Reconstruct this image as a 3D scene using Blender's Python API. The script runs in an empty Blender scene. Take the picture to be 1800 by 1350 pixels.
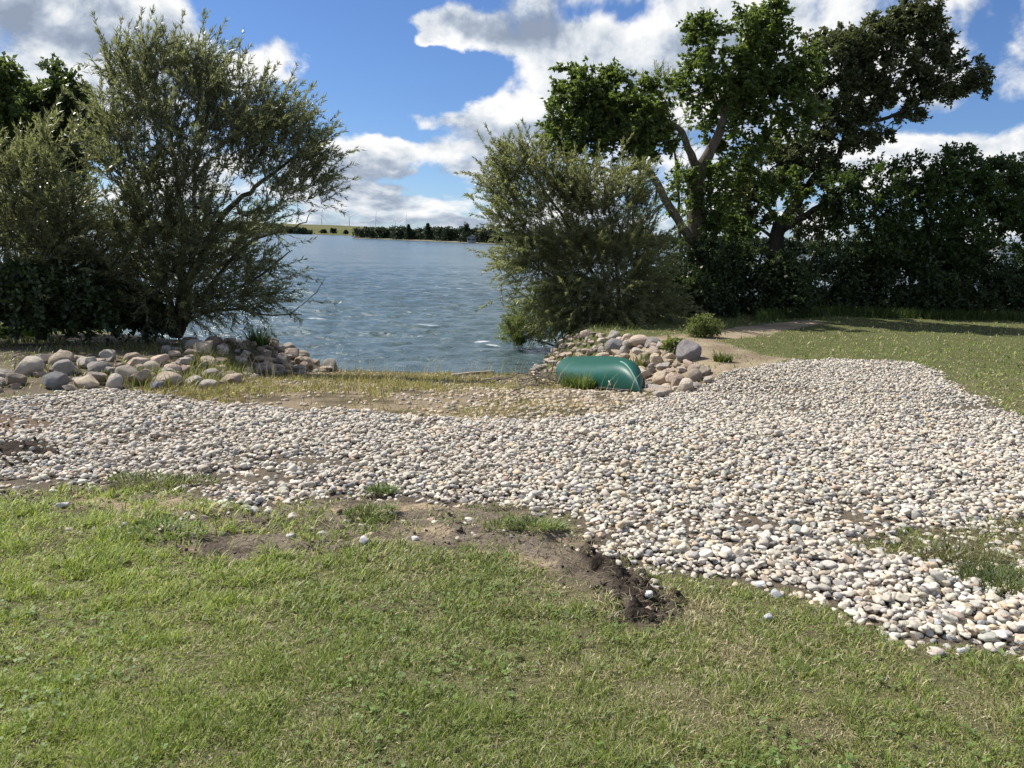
import bpy, math, random
import numpy as np
from mathutils import Vector, Matrix

SC = bpy.context.scene
COL = SC.collection
R = math.radians
rng = np.random.default_rng(7)
random.seed(7)

# ------------------------------------------------------------------ camera
CAM_Z = 1.6
PITCH, ROLL, FPX = R(10.74), R(1.7), 1350.0          # FPX: focal length in pixels of the 1800 px wide photo
FWD = np.array([0, math.cos(PITCH), -math.sin(PITCH)])
UP0 = np.array([0, math.sin(PITCH), math.cos(PITCH)])
RT0 = np.array([1.0, 0, 0])
RT = RT0 * math.cos(ROLL) + UP0 * math.sin(ROLL)
UP = UP0 * math.cos(ROLL) - RT0 * math.sin(ROLL)
cd = bpy.data.cameras.new('camera'); cam = bpy.data.objects.new('camera', cd); COL.objects.link(cam)
cd.sensor_width = 36; cd.lens = FPX / 1800 * 36; cd.clip_start = 0.05; cd.clip_end = 30000
cam.matrix_world = Matrix(((RT[0], UP[0], -FWD[0], 0), (RT[1], UP[1], -FWD[1], 0), (RT[2], UP[2], -FWD[2], CAM_Z), (0, 0, 0, 1)))
SC.camera = cam

# ------------------------------------------------------------------ light and exposure
SUN_DIR = np.array([-0.56, 0.30, 0.77]); SUN_DIR /= np.linalg.norm(SUN_DIR)
SUN_STRENGTH, SKY_STRENGTH = 4.6, 0.085
sl = bpy.data.lights.new('sun', 'SUN'); sl.energy = SUN_STRENGTH; sl.angle = R(0.5); sl.color = (1.0, 0.955, 0.89)
so = bpy.data.objects.new('sun', sl); COL.objects.link(so)
so.rotation_euler = Vector(SUN_DIR).to_track_quat('Z', 'Y').to_euler()
so.location = (-20, 10, 30)
SC.view_settings.view_transform = 'Standard'
SC.view_settings.look = 'None'
SC.view_settings.gamma = 1
SC.view_settings.exposure = 0.55
SC.render.engine = 'CYCLES'
try:
    SC.cycles.max_bounces = 6; SC.cycles.diffuse_bounces = 2; SC.cycles.glossy_bounces = 3
    SC.cycles.transmission_bounces = 4; SC.cycles.transparent_max_bounces = 4
except Exception:
    pass


def pix_dir(px, py):
    px = np.asarray(px, float); py = np.asarray(py, float)
    return FWD + ((px - 900) / FPX)[..., None] * RT - ((py - 675) / FPX)[..., None] * UP


def at(px, py, Y):
    """world point seen at a photo position, at distance Y along the ground"""
    d = pix_dir(np.array(px), np.array(py))
    return d / d[..., 1:2] * np.asarray(Y, float)[..., None] + np.array([0, 0, CAM_Z])


def project(P):
    q = P - np.array([0, 0, CAM_Z])
    w = q @ FWD
    w = np.where(w < 0.2, 0.2, w)
    return 900 + FPX * (q @ RT) / w, 675 - FPX * (q @ UP) / w


# ------------------------------------------------------------------ node helpers
class NT:
    def __init__(self, tree):
        self.t = tree; self.n = tree.nodes; self.l = tree.links
        self.n.clear()

    def node(self, typ, **kw):
        nd = self.n.new(typ)
        for k, v in kw.items():
            if k.startswith('i_'):
                key = k[2:]
                key = int(key) if key.isdigit() else key.replace('_', ' ')
                self.put(nd.inputs[key], v)
            else:
                setattr(nd, k, v)
        return nd

    def put(self, sock, v):
        if hasattr(v, 'is_output') or isinstance(v, bpy.types.NodeSocket):
            self.l.new(v, sock)
        else:
            sock.default_value = v

    def m(self, op, a, b=0.0, c=0.0, clamp=False):
        nd = self.n.new('ShaderNodeMath'); nd.operation = op; nd.use_clamp = clamp
        self.put(nd.inputs[0], a); self.put(nd.inputs[1], b); self.put(nd.inputs[2], c)
        return nd.outputs[0]

    def ramp(self, fac, stops, interp='LINEAR'):
        nd = self.n.new('ShaderNodeValToRGB'); self.put(nd.inputs[0], fac)
        cr = nd.color_ramp; cr.interpolation = interp
        while len(cr.elements) < len(stops):
            cr.elements.new(0.5)
        for e, (p, c) in zip(cr.elements, stops):
            e.position = p; e.color = (*c, 1) if len(c) == 3 else c
        return nd.outputs[0]

    def mix(self, fac, a, b, mode='MIX'):
        nd = self.n.new('ShaderNodeMix'); nd.data_type = 'RGBA'; nd.blend_type = mode
        self.put(nd.inputs[0], fac)
        self.put(nd.inputs[6], a if not isinstance(a, tuple) else (*a, 1)[:4])
        self.put(nd.inputs[7], b if not isinstance(b, tuple) else (*b, 1)[:4])
        return nd.outputs[2]

    def noise(self, vec, scale, detail=4, rough=0.55, dist=0.0):
        nd = self.n.new('ShaderNodeTexNoise')
        if vec is not None:
            self.l.new(vec, nd.inputs['Vector'])
        nd.inputs['Scale'].default_value = scale; nd.inputs['Detail'].default_value = detail
        nd.inputs['Roughness'].default_value = rough; nd.inputs['Distortion'].default_value = dist
        return nd.outputs[0]

    def smooth(self, v, lo, hi):
        nd = self.n.new('ShaderNodeMapRange'); nd.interpolation_type = 'SMOOTHSTEP'
        self.put(nd.inputs[0], v); nd.inputs[1].default_value = lo; nd.inputs[2].default_value = hi
        return nd.outputs[0]


# ------------------------------------------------------------------ world: Nishita sky with a cumulus layer
def angles(px, py):
    d = pix_dir(px, py); d = d / np.linalg.norm(d)
    return math.atan2(d[0], d[1]), math.asin(d[2])


w = bpy.data.worlds.new('World'); SC.world = w; w.use_nodes = True
T = NT(w.node_tree)
sky = T.node('ShaderNodeTexSky', sky_type='NISHITA', sun_disc=False, sun_elevation=math.asin(SUN_DIR[2]),
             sun_rotation=math.atan2(SUN_DIR[0], SUN_DIR[1]), altitude=400, air_density=1.0, dust_density=0.3, ozone_density=2.5)
gen = T.node('ShaderNodeTexCoord').outputs['Generated']
nrm = T.node('ShaderNodeVectorMath', operation='NORMALIZE'); T.l.new(gen, nrm.inputs[0])
sep = T.node('ShaderNodeSeparateXYZ'); T.l.new(nrm.outputs[0], sep.inputs[0])
AZ = T.m('ARCTAN2', sep.outputs[0], sep.outputs[1])
EL = T.m('ARCSINE', sep.outputs[2])
ELp = T.m('MAXIMUM', EL, 0.0)
WV = T.m('LOGARITHM', T.m('ADD', ELp, 0.11), math.e)


def cloud_vec(daz, dw, warp=None):
    cb = T.node('ShaderNodeCombineXYZ')
    T.put(cb.inputs[0], T.m('ADD', AZ, daz)); T.put(cb.inputs[1], T.m('MULTIPLY', T.m('ADD', WV, dw), 0.36))
    cb.inputs[2].default_value = 3.7
    return cb.outputs[0]


# soft regions of more or less cloud: photo position, half sizes in photo pixels, weight
MASK = [
    (120, 10, 200, 90, 0.42), (330, 60, 60, 60, 0.15), (200, 170, 330, 90, 0.18), (340, 300, 260, 120, 0.10),
    (472, 100, 62, 46, 0.80), (560, 160, 24, 18, 0.40),
    (600, 95, 175, 120, -0.75), (760, 150, 130, 55, -0.50), (420, 20, 60, 60, -0.40), (560, 190, 90, 60, -0.30), (900, 10, 60, 40, -.1),
    (960, 70, 115, 62, 0.40), (1150, 110, 150, 70, 0.20), (1085, 25, 75, 22, -0.42), (830, 125, 60, 24, -.35),
    (905, 195, 90, 36, 0.46), (730, 203, 80, 16, 0.55), (690, 240, 70, 14, -.22),
    (760, 258, 190, 18, 0.34), (640, 300, 80, 34, 0.34), (860, 300, 80, 26, 0.28), (735, 290, 26, 18, -.22), (790, 345, 60, 13, -0.34), (660, 352, 70, 14, 0.22), (740, 385, 330, 16, 0.20),
    (560, 330, 60, 60, .12),
    (1480, 60, 260, 120, 0.32), (1750, 60, 45, 60, -0.45), (1690, 120, 110, 40, 0.15), (1690, 212, 130, 20, -0.42),
    (1700, 262, 190, 36, 0.30), (1250, 250, 250, 100, 0.12), (655, 26, 60, 10, 0.62), (790, 45, 66, 26, 0.86), (745, 68, 26, 10, 0.66), (850, 80, 60, 22, .45),
    (690, 345, 170, 40, 0.10), (640, 275, 70, 30, 0.16), (600, 372, 90, 10, -.30), (720, 318, 90, 9, -.28), (830, 372, 80, 9, -.32), (840, 270, 60, 10, -.2), (830, 225, 110, 22, 0.2), (590, 260, 60, 24, .12),
]
wn = T.node('ShaderNodeTexNoise'); T.l.new(cloud_vec(0.0, 0.0), wn.inputs['Vector']); wn.inputs['Scale'].default_value = 22; wn.inputs['Detail'].default_value = 5
wsp = T.node('ShaderNodeSeparateColor'); T.l.new(wn.outputs['Color'], wsp.inputs[0])
AZM = T.m('ADD', AZ, T.m('MULTIPLY', T.m('SUBTRACT', wsp.outputs[0], 0.5), 0.085))
ELM = T.m('ADD', EL, T.m('MULTIPLY', T.m('SUBTRACT', wsp.outputs[1], 0.5), 0.040))
msum = None
for px, py, rx, ry, wt in MASK:
    a0, e0 = angles(px, py)
    ra, re = rx / FPX, ry / FPX
    u = T.m('DIVIDE', T.m('SUBTRACT', AZM, a0), ra); v = T.m('DIVIDE', T.m('SUBTRACT', ELM, e0), re)
    q = T.m('ADD', T.m('MULTIPLY', u, u), T.m('MULTIPLY', v, v))
    g = T.m('MULTIPLY', T.m('EXPONENT', T.m('MULTIPLY', q, -0.8)), wt)
    msum = g if msum is None else T.m('ADD', msum, g)


def density(daz, dw):
    v = cloud_vec(daz, dw)
    big = T.noise(v, 9.0, 10, 0.57, 0.15)
    return T.m('ADD', T.m('MULTIPLY', T.m('SUBTRACT', big, 0.5), 1.75), T.m('ADD', msum, 0.02))


D0 = density(0, 0); D1 = density(-0.010, 0.07); D2 = density(-0.02, 0.24)
alpha = T.m('POWER', T.smooth(D0, -0.05, 0.27), 0.9)
slope = T.m('ADD', T.m('MULTIPLY', T.m('SUBTRACT', D0, D1), 1.9), T.m('MULTIPLY', T.m('SUBTRACT', D0, D2), 1.0))
lit = T.m('ADD', 0.78, slope)
lit = T.m('SUBTRACT', lit, T.m('MULTIPLY', T.smooth(D0, 0.20, 0.62), 0.34))
lit = T.m('SUBTRACT', lit, T.m('MULTIPLY', T.m('SUBTRACT', 1.0, T.smooth(EL, 0.02, 0.16)), T.m('ADD', 0.10, T.m('MULTIPLY', T.smooth(D0, 0.10, 0.35), 0.22))))
lit = T.m('MAXIMUM', T.m('MINIMUM', lit, 1.0), 0.0)
ccol = T.ramp(lit, [(0.0, (0.30, 0.36, 0.47)), (0.30, (0.43, 0.50, 0.61)), (0.62, (0.72, 0.77, 0.83)), (1.0, (1.0, 1.0, 1.0))])
cscale = T.node('ShaderNodeVectorMath', operation='SCALE'); T.l.new(ccol, cscale.inputs[0]); cscale.inputs[3].default_value = 0.685 / SKY_STRENGTH
skyt = T.mix(T.smooth(EL, 0.0, 0.14), (0.56, 0.73, 1.05, 1), (0.525, 0.67, 0.92, 1))
skyc = T.mix(1.0, sky.outputs[0], skyt, 'MULTIPLY')
fin = T.mix(alpha, skyc, cscale.outputs[0])
bg = T.node('ShaderNodeBackground'); T.l.new(fin, bg.inputs[0]); bg.inputs[1].default_value = SKY_STRENGTH
ow = T.node('ShaderNodeOutputWorld'); T.l.new(bg.outputs[0], ow.inputs[0])


# ------------------------------------------------------------------ numeric helpers
def sm(t):
    t = np.clip(t, 0, 1); return t * t * (3 - 2 * t)


def _hash(ix, iy, seed):
    n = (ix.astype(np.int64) * 374761393 + iy.astype(np.int64) * 668265263 + seed * 1274126177) & 0xFFFFFFFF
    n = ((n ^ (n >> 13)) * 1274126177) & 0xFFFFFFFF
    n = (n ^ (n >> 16)) & 0xFFFF
    return n / 65535.0


def vnoise(x, y, seed=0):
    x = np.asarray(x, float); y = np.asarray(y, float)
    ix = np.floor(x); iy = np.floor(y); fx = x - ix; fy = y - iy
    fx = fx * fx * (3 - 2 * fx); fy = fy * fy * (3 - 2 * fy)
    a = _hash(ix, iy, seed); b = _hash(ix + 1, iy, seed); c = _hash(ix, iy + 1, seed); d = _hash(ix + 1, iy + 1, seed)
    return (a + (b - a) * fx) * (1 - fy) + (c + (d - c) * fx) * fy


def fbm(x, y, octv=4, seed=0, gain=0.5):
    s = 0; amp = 1; tot = 0
    for k in range(octv):
        s = s + amp * vnoise(x * 2 ** k + 17.3 * k, y * 2 ** k - 9.1 * k, seed + k); tot += amp; amp *= gain
    return s / tot


def in_poly(px, py, poly):
    poly = np.array(poly, float); res = np.zeros(np.shape(px), bool)
    x0, y0 = poly[:, 0], poly[:, 1]; x1, y1 = np.roll(x0, -1), np.roll(y0, -1)
    for a, b, c, d in zip(x0, y0, x1, y1):
        if b == d:
            continue
        cond = ((b > py) != (d > py)) & (px < (c - a) * (py - b) / (d - b) + a)
        res ^= cond
    return res


def unit(v):
    return v / np.maximum(np.linalg.norm(v, axis=-1, keepdims=True), 1e-9)


# ------------------------------------------------------------------ mesh builder
class MB:
    """collects triangles and quads (with per-vertex colour or tint) and links them as one mesh object"""
    def __init__(self):
        self.V = []; self.T = []; self.Q = []; self.A = []; self.n = 0

    def add(self, V, tris=None, quads=None, attr=None):
        V = np.asarray(V, float).reshape(-1, 3)
        if tris is not None and len(tris): self.T.append(np.asarray(tris) + self.n)
        if quads is not None and len(quads): self.Q.append(np.asarray(quads) + self.n)
        self.V.append(V); self.n += len(V)
        if attr is not None: self.A.append(np.asarray(attr, float).reshape(len(V), -1))

    def tube(self, P, rad, sides=6, cap=True, wob=0.0):
        P = np.asarray(P, float); K = len(P); rad = np.broadcast_to(np.asarray(rad, float), (K,))
        tg = unit(np.gradient(P, axis=0))
        ref = np.array([0.31, 0.17, 0.93]) if abs(tg[0, 2]) < 0.8 else np.array([0.93, 0.3, 0.1])
        s = unit(np.cross(tg, ref)); u = np.cross(s, tg)
        a = np.arange(sides) / sides * 2 * np.pi
        rr = rad[:, None] * (1 + (wob * (rng.random((K, sides)) - 0.5) if wob else 0))
        V = P[:, None] + rr[..., None] * (np.cos(a)[None, :, None] * s[:, None] + np.sin(a)[None, :, None] * u[:, None])
        i = np.arange(K - 1)[:, None] * sides; j = np.arange(sides)[None]; j2 = (j + 1) % sides
        q = np.stack([i + j, i + j2, i + sides + j2, i + sides + j], -1).reshape(-1, 4)
        V = V.reshape(-1, 3); tr = None
        if cap:
            V = np.vstack([V, P[0] - tg[0] * rad[0] * 0.2, P[-1] + tg[-1] * rad[-1] * 0.2]); c0, c1 = K * sides, K * sides + 1
            jj = np.arange(sides); j2 = (jj + 1) % sides
            tr = np.vstack([np.stack([np.full(sides, c0), j2, jj], -1), np.stack([np.full(sides, c1), (K - 1) * sides + jj, (K - 1) * sides + j2], -1)])
        self.add(V, tr, q)

    def mesh(self, name, mat, smooth=False, attr='tint'):
        me = bpy.data.meshes.new(name)
        V = np.vstack(self.V) if self.V else np.zeros((0, 3))
        Tn = np.vstack(self.T) if self.T else np.zeros((0, 3), int)
        Qn = np.vstack(self.Q) if self.Q else np.zeros((0, 4), int)
        me.vertices.add(len(V)); me.vertices.foreach_set('co', V.astype(np.float32).ravel())
        nl = Tn.size + Qn.size
        me.loops.add(nl); me.loops.foreach_set('vertex_index', np.concatenate([Tn.ravel(), Qn.ravel()]).astype(np.int32))
        st = np.concatenate([np.arange(len(Tn)) * 3, Tn.size + np.arange(len(Qn)) * 4]).astype(np.int32)
        me.polygons.add(len(st)); me.polygons.foreach_set('loop_start', st)
        if smooth:
            me.polygons.foreach_set('use_smooth', np.ones(len(st), bool))
        if self.A:
            A = np.vstack(self.A)
            if A.shape[1] == 1:
                at_ = me.attributes.new(attr, 'FLOAT', 'POINT'); at_.data.foreach_set('value', A.astype(np.float32).ravel())
            else:
                if A.shape[1] == 3: A = np.hstack([A, np.ones((len(A), 1))])
                at_ = me.attributes.new(attr, 'FLOAT_COLOR', 'POINT'); at_.data.foreach_set('color', A.astype(np.float32).ravel())
        me.update(calc_edges=True); me.validate()
        me.materials.append(mat)
        return me

    def build(self, name, mat, parent=None, smooth=False, attr='tint', loc=None):
        """link as one object; with loc the mesh is stored relative to that point"""
        if loc is not None:
            off = np.asarray(loc, float)
            self.V = [v - off for v in self.V]
        o = bpy.data.objects.new(name, self.mesh(name, mat, smooth, attr)); COL.objects.link(o)
        if loc is not None and parent is None: o.location = loc
        if parent is not None: o.parent = parent
        return o


def tag(o, label=None, cat=None, group=None, kind=None):
    if label: o['label'] = label
    if cat: o['category'] = cat
    if group: o['group'] = group
    if kind: o['kind'] = kind
    return o


def empty(name, loc, label, cat, group=None):
    o = bpy.data.objects.new(name, None); COL.objects.link(o); o.location = loc; o.empty_display_size = 0.2
    return tag(o, label, cat, group)


# ------------------------------------------------------------------ materials
def material(name):
    m = bpy.data.materials.new(name); m.use_nodes = True
    return m, NT(m.node_tree)


def finish(T, shader, disp=None):
    o = T.node('ShaderNodeOutputMaterial'); T.l.new(shader, o.inputs[0])


def leaf_mat(name, dark, light, trans, tfac=0.35, rough=0.42, spec=0.5):
    m, T = material(name)
    a = T.node('ShaderNodeAttribute', attribute_name='tint').outputs['Fac']
    c = T.mix(a, dark, light)
    tc = T.mix(0.5, T.mix(1.0, c, (2.0, 2.0, 1.2), 'MULTIPLY'), trans)
    p = T.node('ShaderNodeBsdfPrincipled'); T.l.new(c, p.inputs['Base Color'])
    p.inputs['Roughness'].default_value = rough; p.inputs['Specular IOR Level'].default_value = spec
    tr = T.node('ShaderNodeBsdfTranslucent'); T.l.new(tc, tr.inputs[0])
    mx = T.node('ShaderNodeMixShader'); mx.inputs[0].default_value = tfac
    T.l.new(p.outputs[0], mx.inputs[1]); T.l.new(tr.outputs[0], mx.inputs[2])
    finish(T, mx.outputs[0]); return m


def col_mat(name, rough=0.8, spec=0.3, scale=60, amt=0.35, bump=0.3, bdist=0.004, trans=0.0):
    """vertex colour 'gcol' times fine noise"""
    m, T = material(name)
    a = T.node('ShaderNodeAttribute', attribute_name='gcol').outputs['Color']
    co = T.node('ShaderNodeTexCoord').outputs['Object']
    n = T.noise(co, scale, 5, 0.6)
    f = T.m('ADD', 1 - amt, T.m('MULTIPLY', n, 2 * amt))
    vm = T.node('ShaderNodeVectorMath', operation='SCALE'); T.l.new(a, vm.inputs[0]); T.l.new(f, vm.inputs[3])
    p = T.node('ShaderNodeBsdfPrincipled'); T.l.new(vm.outputs[0], p.inputs['Base Color'])
    p.inputs['Roughness'].default_value = rough; p.inputs['Specular IOR Level'].default_value = spec
    if bump:
        b = T.node('ShaderNodeBump'); b.inputs['Strength'].default_value = bump; b.inputs['Distance'].default_value = bdist
        T.l.new(n, b.inputs['Height']); T.l.new(b.outputs[0], p.inputs['Normal'])
    out = p.outputs[0]
    if trans:
        tr = T.node('ShaderNodeBsdfTranslucent'); T.l.new(T.mix(1.0, a, (1.6, 1.6, 1.0), 'MULTIPLY'), tr.inputs[0])
        mx = T.node('ShaderNodeMixShader'); mx.inputs[0].default_value = trans
        T.l.new(out, mx.inputs[1]); T.l.new(tr.outputs[0], mx.inputs[2]); out = mx.outputs[0]
    finish(T, out); return m


def bark_mat(name, c0, c1, scale=14):
    m, T = material(name)
    co = T.node('ShaderNodeTexCoord').outputs['Object']
    mp = T.node('ShaderNodeMapping'); T.l.new(co, mp.inputs[0]); mp.inputs['Scale'].default_value = (1, 1, 0.22)
    n = T.noise(mp.outputs[0], scale, 6, 0.65, 0.6)
    n2 = T.noise(co, 2.5, 4)
    c = T.mix(T.smooth(n, 0.35, 0.65), c0, c1)
    c = T.mix(T.m('MULTIPLY', n2, 0.5), c, tuple(0.6 * v for v in c0))
    p = T.node('ShaderNodeBsdfPrincipled'); T.l.new(c, p.inputs['Base Color']); p.inputs['Roughness'].default_value = 0.9
    p.inputs['Specular IOR Level'].default_value = 0.2
    b = T.node('ShaderNodeBump'); b.inputs['Strength'].default_value = 0.9; b.inputs['Distance'].default_value = 0.03
    T.l.new(n, b.inputs['Height']); T.l.new(b.outputs[0], p.inputs['Normal'])
    finish(T, p.outputs[0]); return m


def plain_mat(name, col, rough=0.6, spec=0.4, scale=20, amt=0.25, bump=0.0):
    m, T = material(name)
    co = T.node('ShaderNodeTexCoord').outputs['Object']
    n = T.noise(co, scale, 5)
    c = T.mix(n, tuple(v * (1 - amt) for v in col), tuple(v * (1 + amt) for v in col))
    p = T.node('ShaderNodeBsdfPrincipled'); T.l.new(c, p.inputs['Base Color']); p.inputs['Roughness'].default_value = rough
    p.inputs['Specular IOR Level'].default_value = spec
    if bump:
        b = T.node('ShaderNodeBump'); b.inputs['Strength'].default_value = bump; b.inputs['Distance'].default_value = 0.01
        T.l.new(n, b.inputs['Height']); T.l.new(b.outputs[0], p.inputs['Normal'])
    finish(T, p.outputs[0]); return m


# ================================================================== THE GROUND
WATER_Z = -1.0


def ground_base(x, y):
    x = np.asarray(x, float); y = np.asarray(y, float)
    zv = np.interp(y, [0, 6, 7.5, 9, 12, 14.7, 17, 20, 60], [0, 0, -.05, -.19, -.64, -1.0, -1.35, -2.1, -3])
    XL = np.interp(y, [0, 7, 8, 10.3, 13.6, 15.5], [-4.4, -4.1, -3.7, -3.45, -3.25, -3.3])
    XR = np.interp(y, [0, 9, 9.6, 14, 15.3, 19, 24], [2.5, 2.4, 2.05, .65, .2, .5, 2.])
    dl, dr = XL - x, x - XR
    zb = np.where(dl > dr, np.interp(y, [8.5, 11, 14.5], [-.03, -.13, -.40]), -0.07)
    t = sm(np.maximum(dl / 1.15, dr / 1.3))
    h = zv + (zb - zv) * t
    eL = np.interp(x, [-30, -9, -5.4, -3.3], [18, 16.2, 13.7, 14.9])
    eR = np.interp(x, [0.2, 1.5, 4, 8, 12, 30], [18.6, 20, 23, 25, 26, 28])
    e = np.where(x < -1, eL, eR)
    t2 = sm((y - e + 0.7) / 1.7)
    h = h + (np.minimum(h, -2.3) - h) * t2
    return h


def hgt(x, y):
    h = ground_base(x, y)
    return h + 0.05 * (fbm(np.asarray(x) * 0.9, np.asarray(y) * 0.9, 3, 5) - 0.5) * sm((np.asarray(y) - 1) / 3)


def gpix(px, py):
    """point of the ground seen at a photo position"""
    px = np.atleast_1d(np.asarray(px, float)); py = np.atleast_1d(np.asarray(py, float))
    d = pix_dir(px, py); O = np.array([0, 0, CAM_Z])
    t = np.full(px.shape, 1.0); lo = t.copy(); hit = np.zeros(px.shape, bool); hi = np.full(px.shape, 80.0)
    for k in range(400):
        t2 = t * 1.012
        P = O + d * t2[:, None]
        below = (P[:, 2] < hgt(P[:, 0], P[:, 1])) & ~hit
        lo = np.where(below, t, lo); hi = np.where(below, t2, hi); hit |= below
        t = t2
    for k in range(18):
        mid = (lo + hi) / 2; P = O + d * mid[:, None]
        b = P[:, 2] < hgt(P[:, 0], P[:, 1])
        hi = np.where(b, mid, hi); lo = np.where(b, lo, mid)
    return O + d * hi[:, None]


# zones of the ground, outlined on the ground as the photo shows them
Z_GRAVEL = [(-900, 720), (-300, 712), (0, 706), (90, 694), (200, 688), (330, 702), (400, 714), (560, 718), (700, 730), (830, 740), (950, 740),
            (1040, 733), (1100, 716), (1170, 694), (1230, 674), (1290, 652), (1390, 636), (1480, 631), (1560, 635), (1630, 643), (1680, 675),
            (1740, 708), (1800, 745), (1900, 800), (2300, 990), (2700, 1250), (2200, 1230), (1900, 1165), (1780, 1150), (1700, 1150), (1600, 1130), (1520, 1114),
            (1450, 1074), (1380, 1046), (1300, 1026), (1200, 1012), (1130, 1000), (1060, 984), (1010, 950), (980, 920), (920, 905), (850, 900),
            (700, 886), (600, 880), (500, 890), (420, 896), (330, 880), (290, 858), (210, 855), (100, 862), (0, 870), (-300, 885), (-900, 930)]
Z_SOIL = [(-300, 862), (100, 855), (300, 850), (420, 880), (600, 870), (930, 895), (1010, 940), (1090, 985), (1150, 1025), (1190, 1090), (1165, 1118), (1110, 1105),
          (1060, 1050), (1000, 1015), (900, 990), (760, 962), (650, 955), (540, 965), (420, 985), (300, 978), (200, 952), (130, 905), (0, 884), (-300, 890)]
Z_DARK = [(1005, 952), (1060, 975), (1120, 1010), (1185, 1050), (1192, 1098), (1150, 1112), (1105, 1092), (1070, 1045), (1020, 1000)]
Z_DARK2 = [(-250, 775), (0, 772), (80, 782), (95, 800), (50, 815), (0, 818), (-250, 820)]
Z_BROWN = [(-250, 728), (0, 728), (70, 738), (105, 752), (60, 760), (0, 762), (-250, 765)]
Z_PATCH = [(1560, 935), (1660, 925), (1700, 915), (1800, 905), (2000, 930), (2100, 1010), (1850, 1052), (1760, 1050), (1690, 1020), (1600, 985), (1480, 960)]
Z_BARE = [(1040, 640), (1080, 598), (1160, 590), (1230, 585), (1300, 575), (1420, 562), (1450, 568), (1330, 590), (1260, 600), (1330, 622), (1390, 632), (1290, 655), (1200, 690), (1120, 690)]
Z_LBANK = [(-700, 585), (0, 592), (150, 585), (350, 585), (520, 590), (590, 640), (420, 680), (330, 690), (200, 690), (0, 700), (-700, 720)]


def px_of(x, y, jit=0.12, js=3.0, seed=40):
    nx = (fbm(x * js, y * js, 4, seed) - 0.5) * jit * 2; ny = (fbm(x * js, y * js, 4, seed + 9) - 0.5) * jit * 2
    X, Y = x + nx, y + ny
    return project(np.stack([X, Y, ground_base(X, Y)], -1))


def soft_zone(x, y, poly, n=3, spread=0.08, **kw):
    acc = 0
    r = np.random.default_rng(3)
    for k in range(n):
        dx, dy = (r.random(2) - 0.5) * 2 * spread
        px, py = px_of(x + dx, y + dy, **kw); acc = acc + in_poly(px, py, poly)
    return np.where(np.asarray(y) > 1.2, acc / n, 0.0)


def is_beach(x, y):
    """the weedy strip between gravel and water"""
    XL = np.interp(y, [0, 7, 8, 10.3, 13.6], [-4.4, -4.1, -3.7, -3.45, -3.25]); XR = np.interp(y, [9, 9.6, 14, 15.3], [2.4, 2.05, .65, .2])
    return (x > XL - 0.15) & (x < XR + 0.1) & (y > 6.3) & (y < 15.5)


def L(*c): return np.array(c)


def ground_colour(x, y):
    n1 = fbm(x * 1.7, y * 1.7, 4, 11); n2 = fbm(x * 9, y * 9, 4, 12)
    thatch = L(.135, .125, .060) * (0.7 + 0.6 * n2[:, None]) * (1 - 0.0 * n1[:, None])
    green = L(.075, .095, .026) * (0.7 + 0.6 * n2[:, None])
    far = sm((y - 7) / 5)[:, None]
    c = thatch * (1 - 0.55 * far) + green * 0.55 * far
    soil = L(.185, .150, .112); tan = L(.40, .31, .20); dark = L(.050, .038, .029)
    mix = lambda a, b, t: a + (b - a) * np.clip(t, 0, 1)[:, None]
    zs = soft_zone(x, y, Z_SOIL)
    sc = mix(np.broadcast_to(soil, c.shape), tan, sm((fbm(x * 2.3, y * 5.5, 4, 21) - 0.50) / 0.16) * 0.85)
    sc = mix(sc, dark * 1.6, sm((fbm(x * 4, y * 12, 4, 25) - 0.56) / 0.1) * 0.7)
    c = mix(c, sc, zs)
    b = is_beach(x, y).astype(float)
    beach = mix(np.broadcast_to(L(.26, .205, .135), c.shape), L(.12, .095, .06), sm((fbm(x * 3, y * 4, 4, 14) - .42) / .2))
    wet = sm((y - 13.3) / 1.0)
    beach = mix(beach, L(.07, .056, .042), wet)
    c = mix(c, beach, b)
    zb = soft_zone(x, y, Z_BARE)
    c = mix(c, mix(np.broadcast_to(L(.33, .265, .18), c.shape), L(.23, .175, .12), sm((n1 - .42) / .25)), zb)
    zl = soft_zone(x, y, Z_LBANK)
    c = mix(c, mix(np.broadcast_to(L(.15, .12, .085), c.shape), L(.075, .06, .04), sm((n1 - .4) / .25)), zl)  # bank soil, its albedo lowered to carry the shade under the trees
    zg = soft_zone(x, y, Z_GRAVEL)
    c = mix(c, mix(np.broadcast_to(L(.085, .070, .052), c.shape), L(.17, .135, .095), n2), zg)  # earth under the pebbles, darkened in colour to deepen the gap shadows
    for poly, cc in ((Z_PATCH, L(.10, .085, .05)), (Z_DARK, dark), (Z_DARK2, dark), (Z_BROWN, L(.17, .12, .08))):
        z = soft_zone(x, y, poly); c = mix(c, np.broadcast_to(cc, c.shape) * (0.7 + 0.6 * n2[:, None]), z)
    c = mix(c, L(.05, .055, .045), sm((-0.9 - ground_base(x, y)) / 0.1))
    return c


def ground_detail(x, y):
    """small relief: cracked soil, clods, ruts"""
    zs = soft_zone(x, y, Z_SOIL); zd = np.maximum(soft_zone(x, y, Z_DARK), soft_zone(x, y, Z_DARK2)); zb = soft_zone(x, y, Z_BROWN)
    n = fbm(x * 14, y * 22, 4, 31); k = fbm(x * 5, y * 11, 3, 33)
    near = np.exp(-np.maximum(y - 3, 0) / 10)
    return (0.055 * (n - 0.5) * zs + 0.05 * (k - 0.5) * zs + zd * (0.035 + 0.16 * (fbm(x * 17, y * 17, 4, 35, .6) - 0.45)) + 0.08 * zb * (n - .5)
            + 0.022 * (fbm(x * 6, y * 6, 3, 37) - 0.5)) * near


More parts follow.
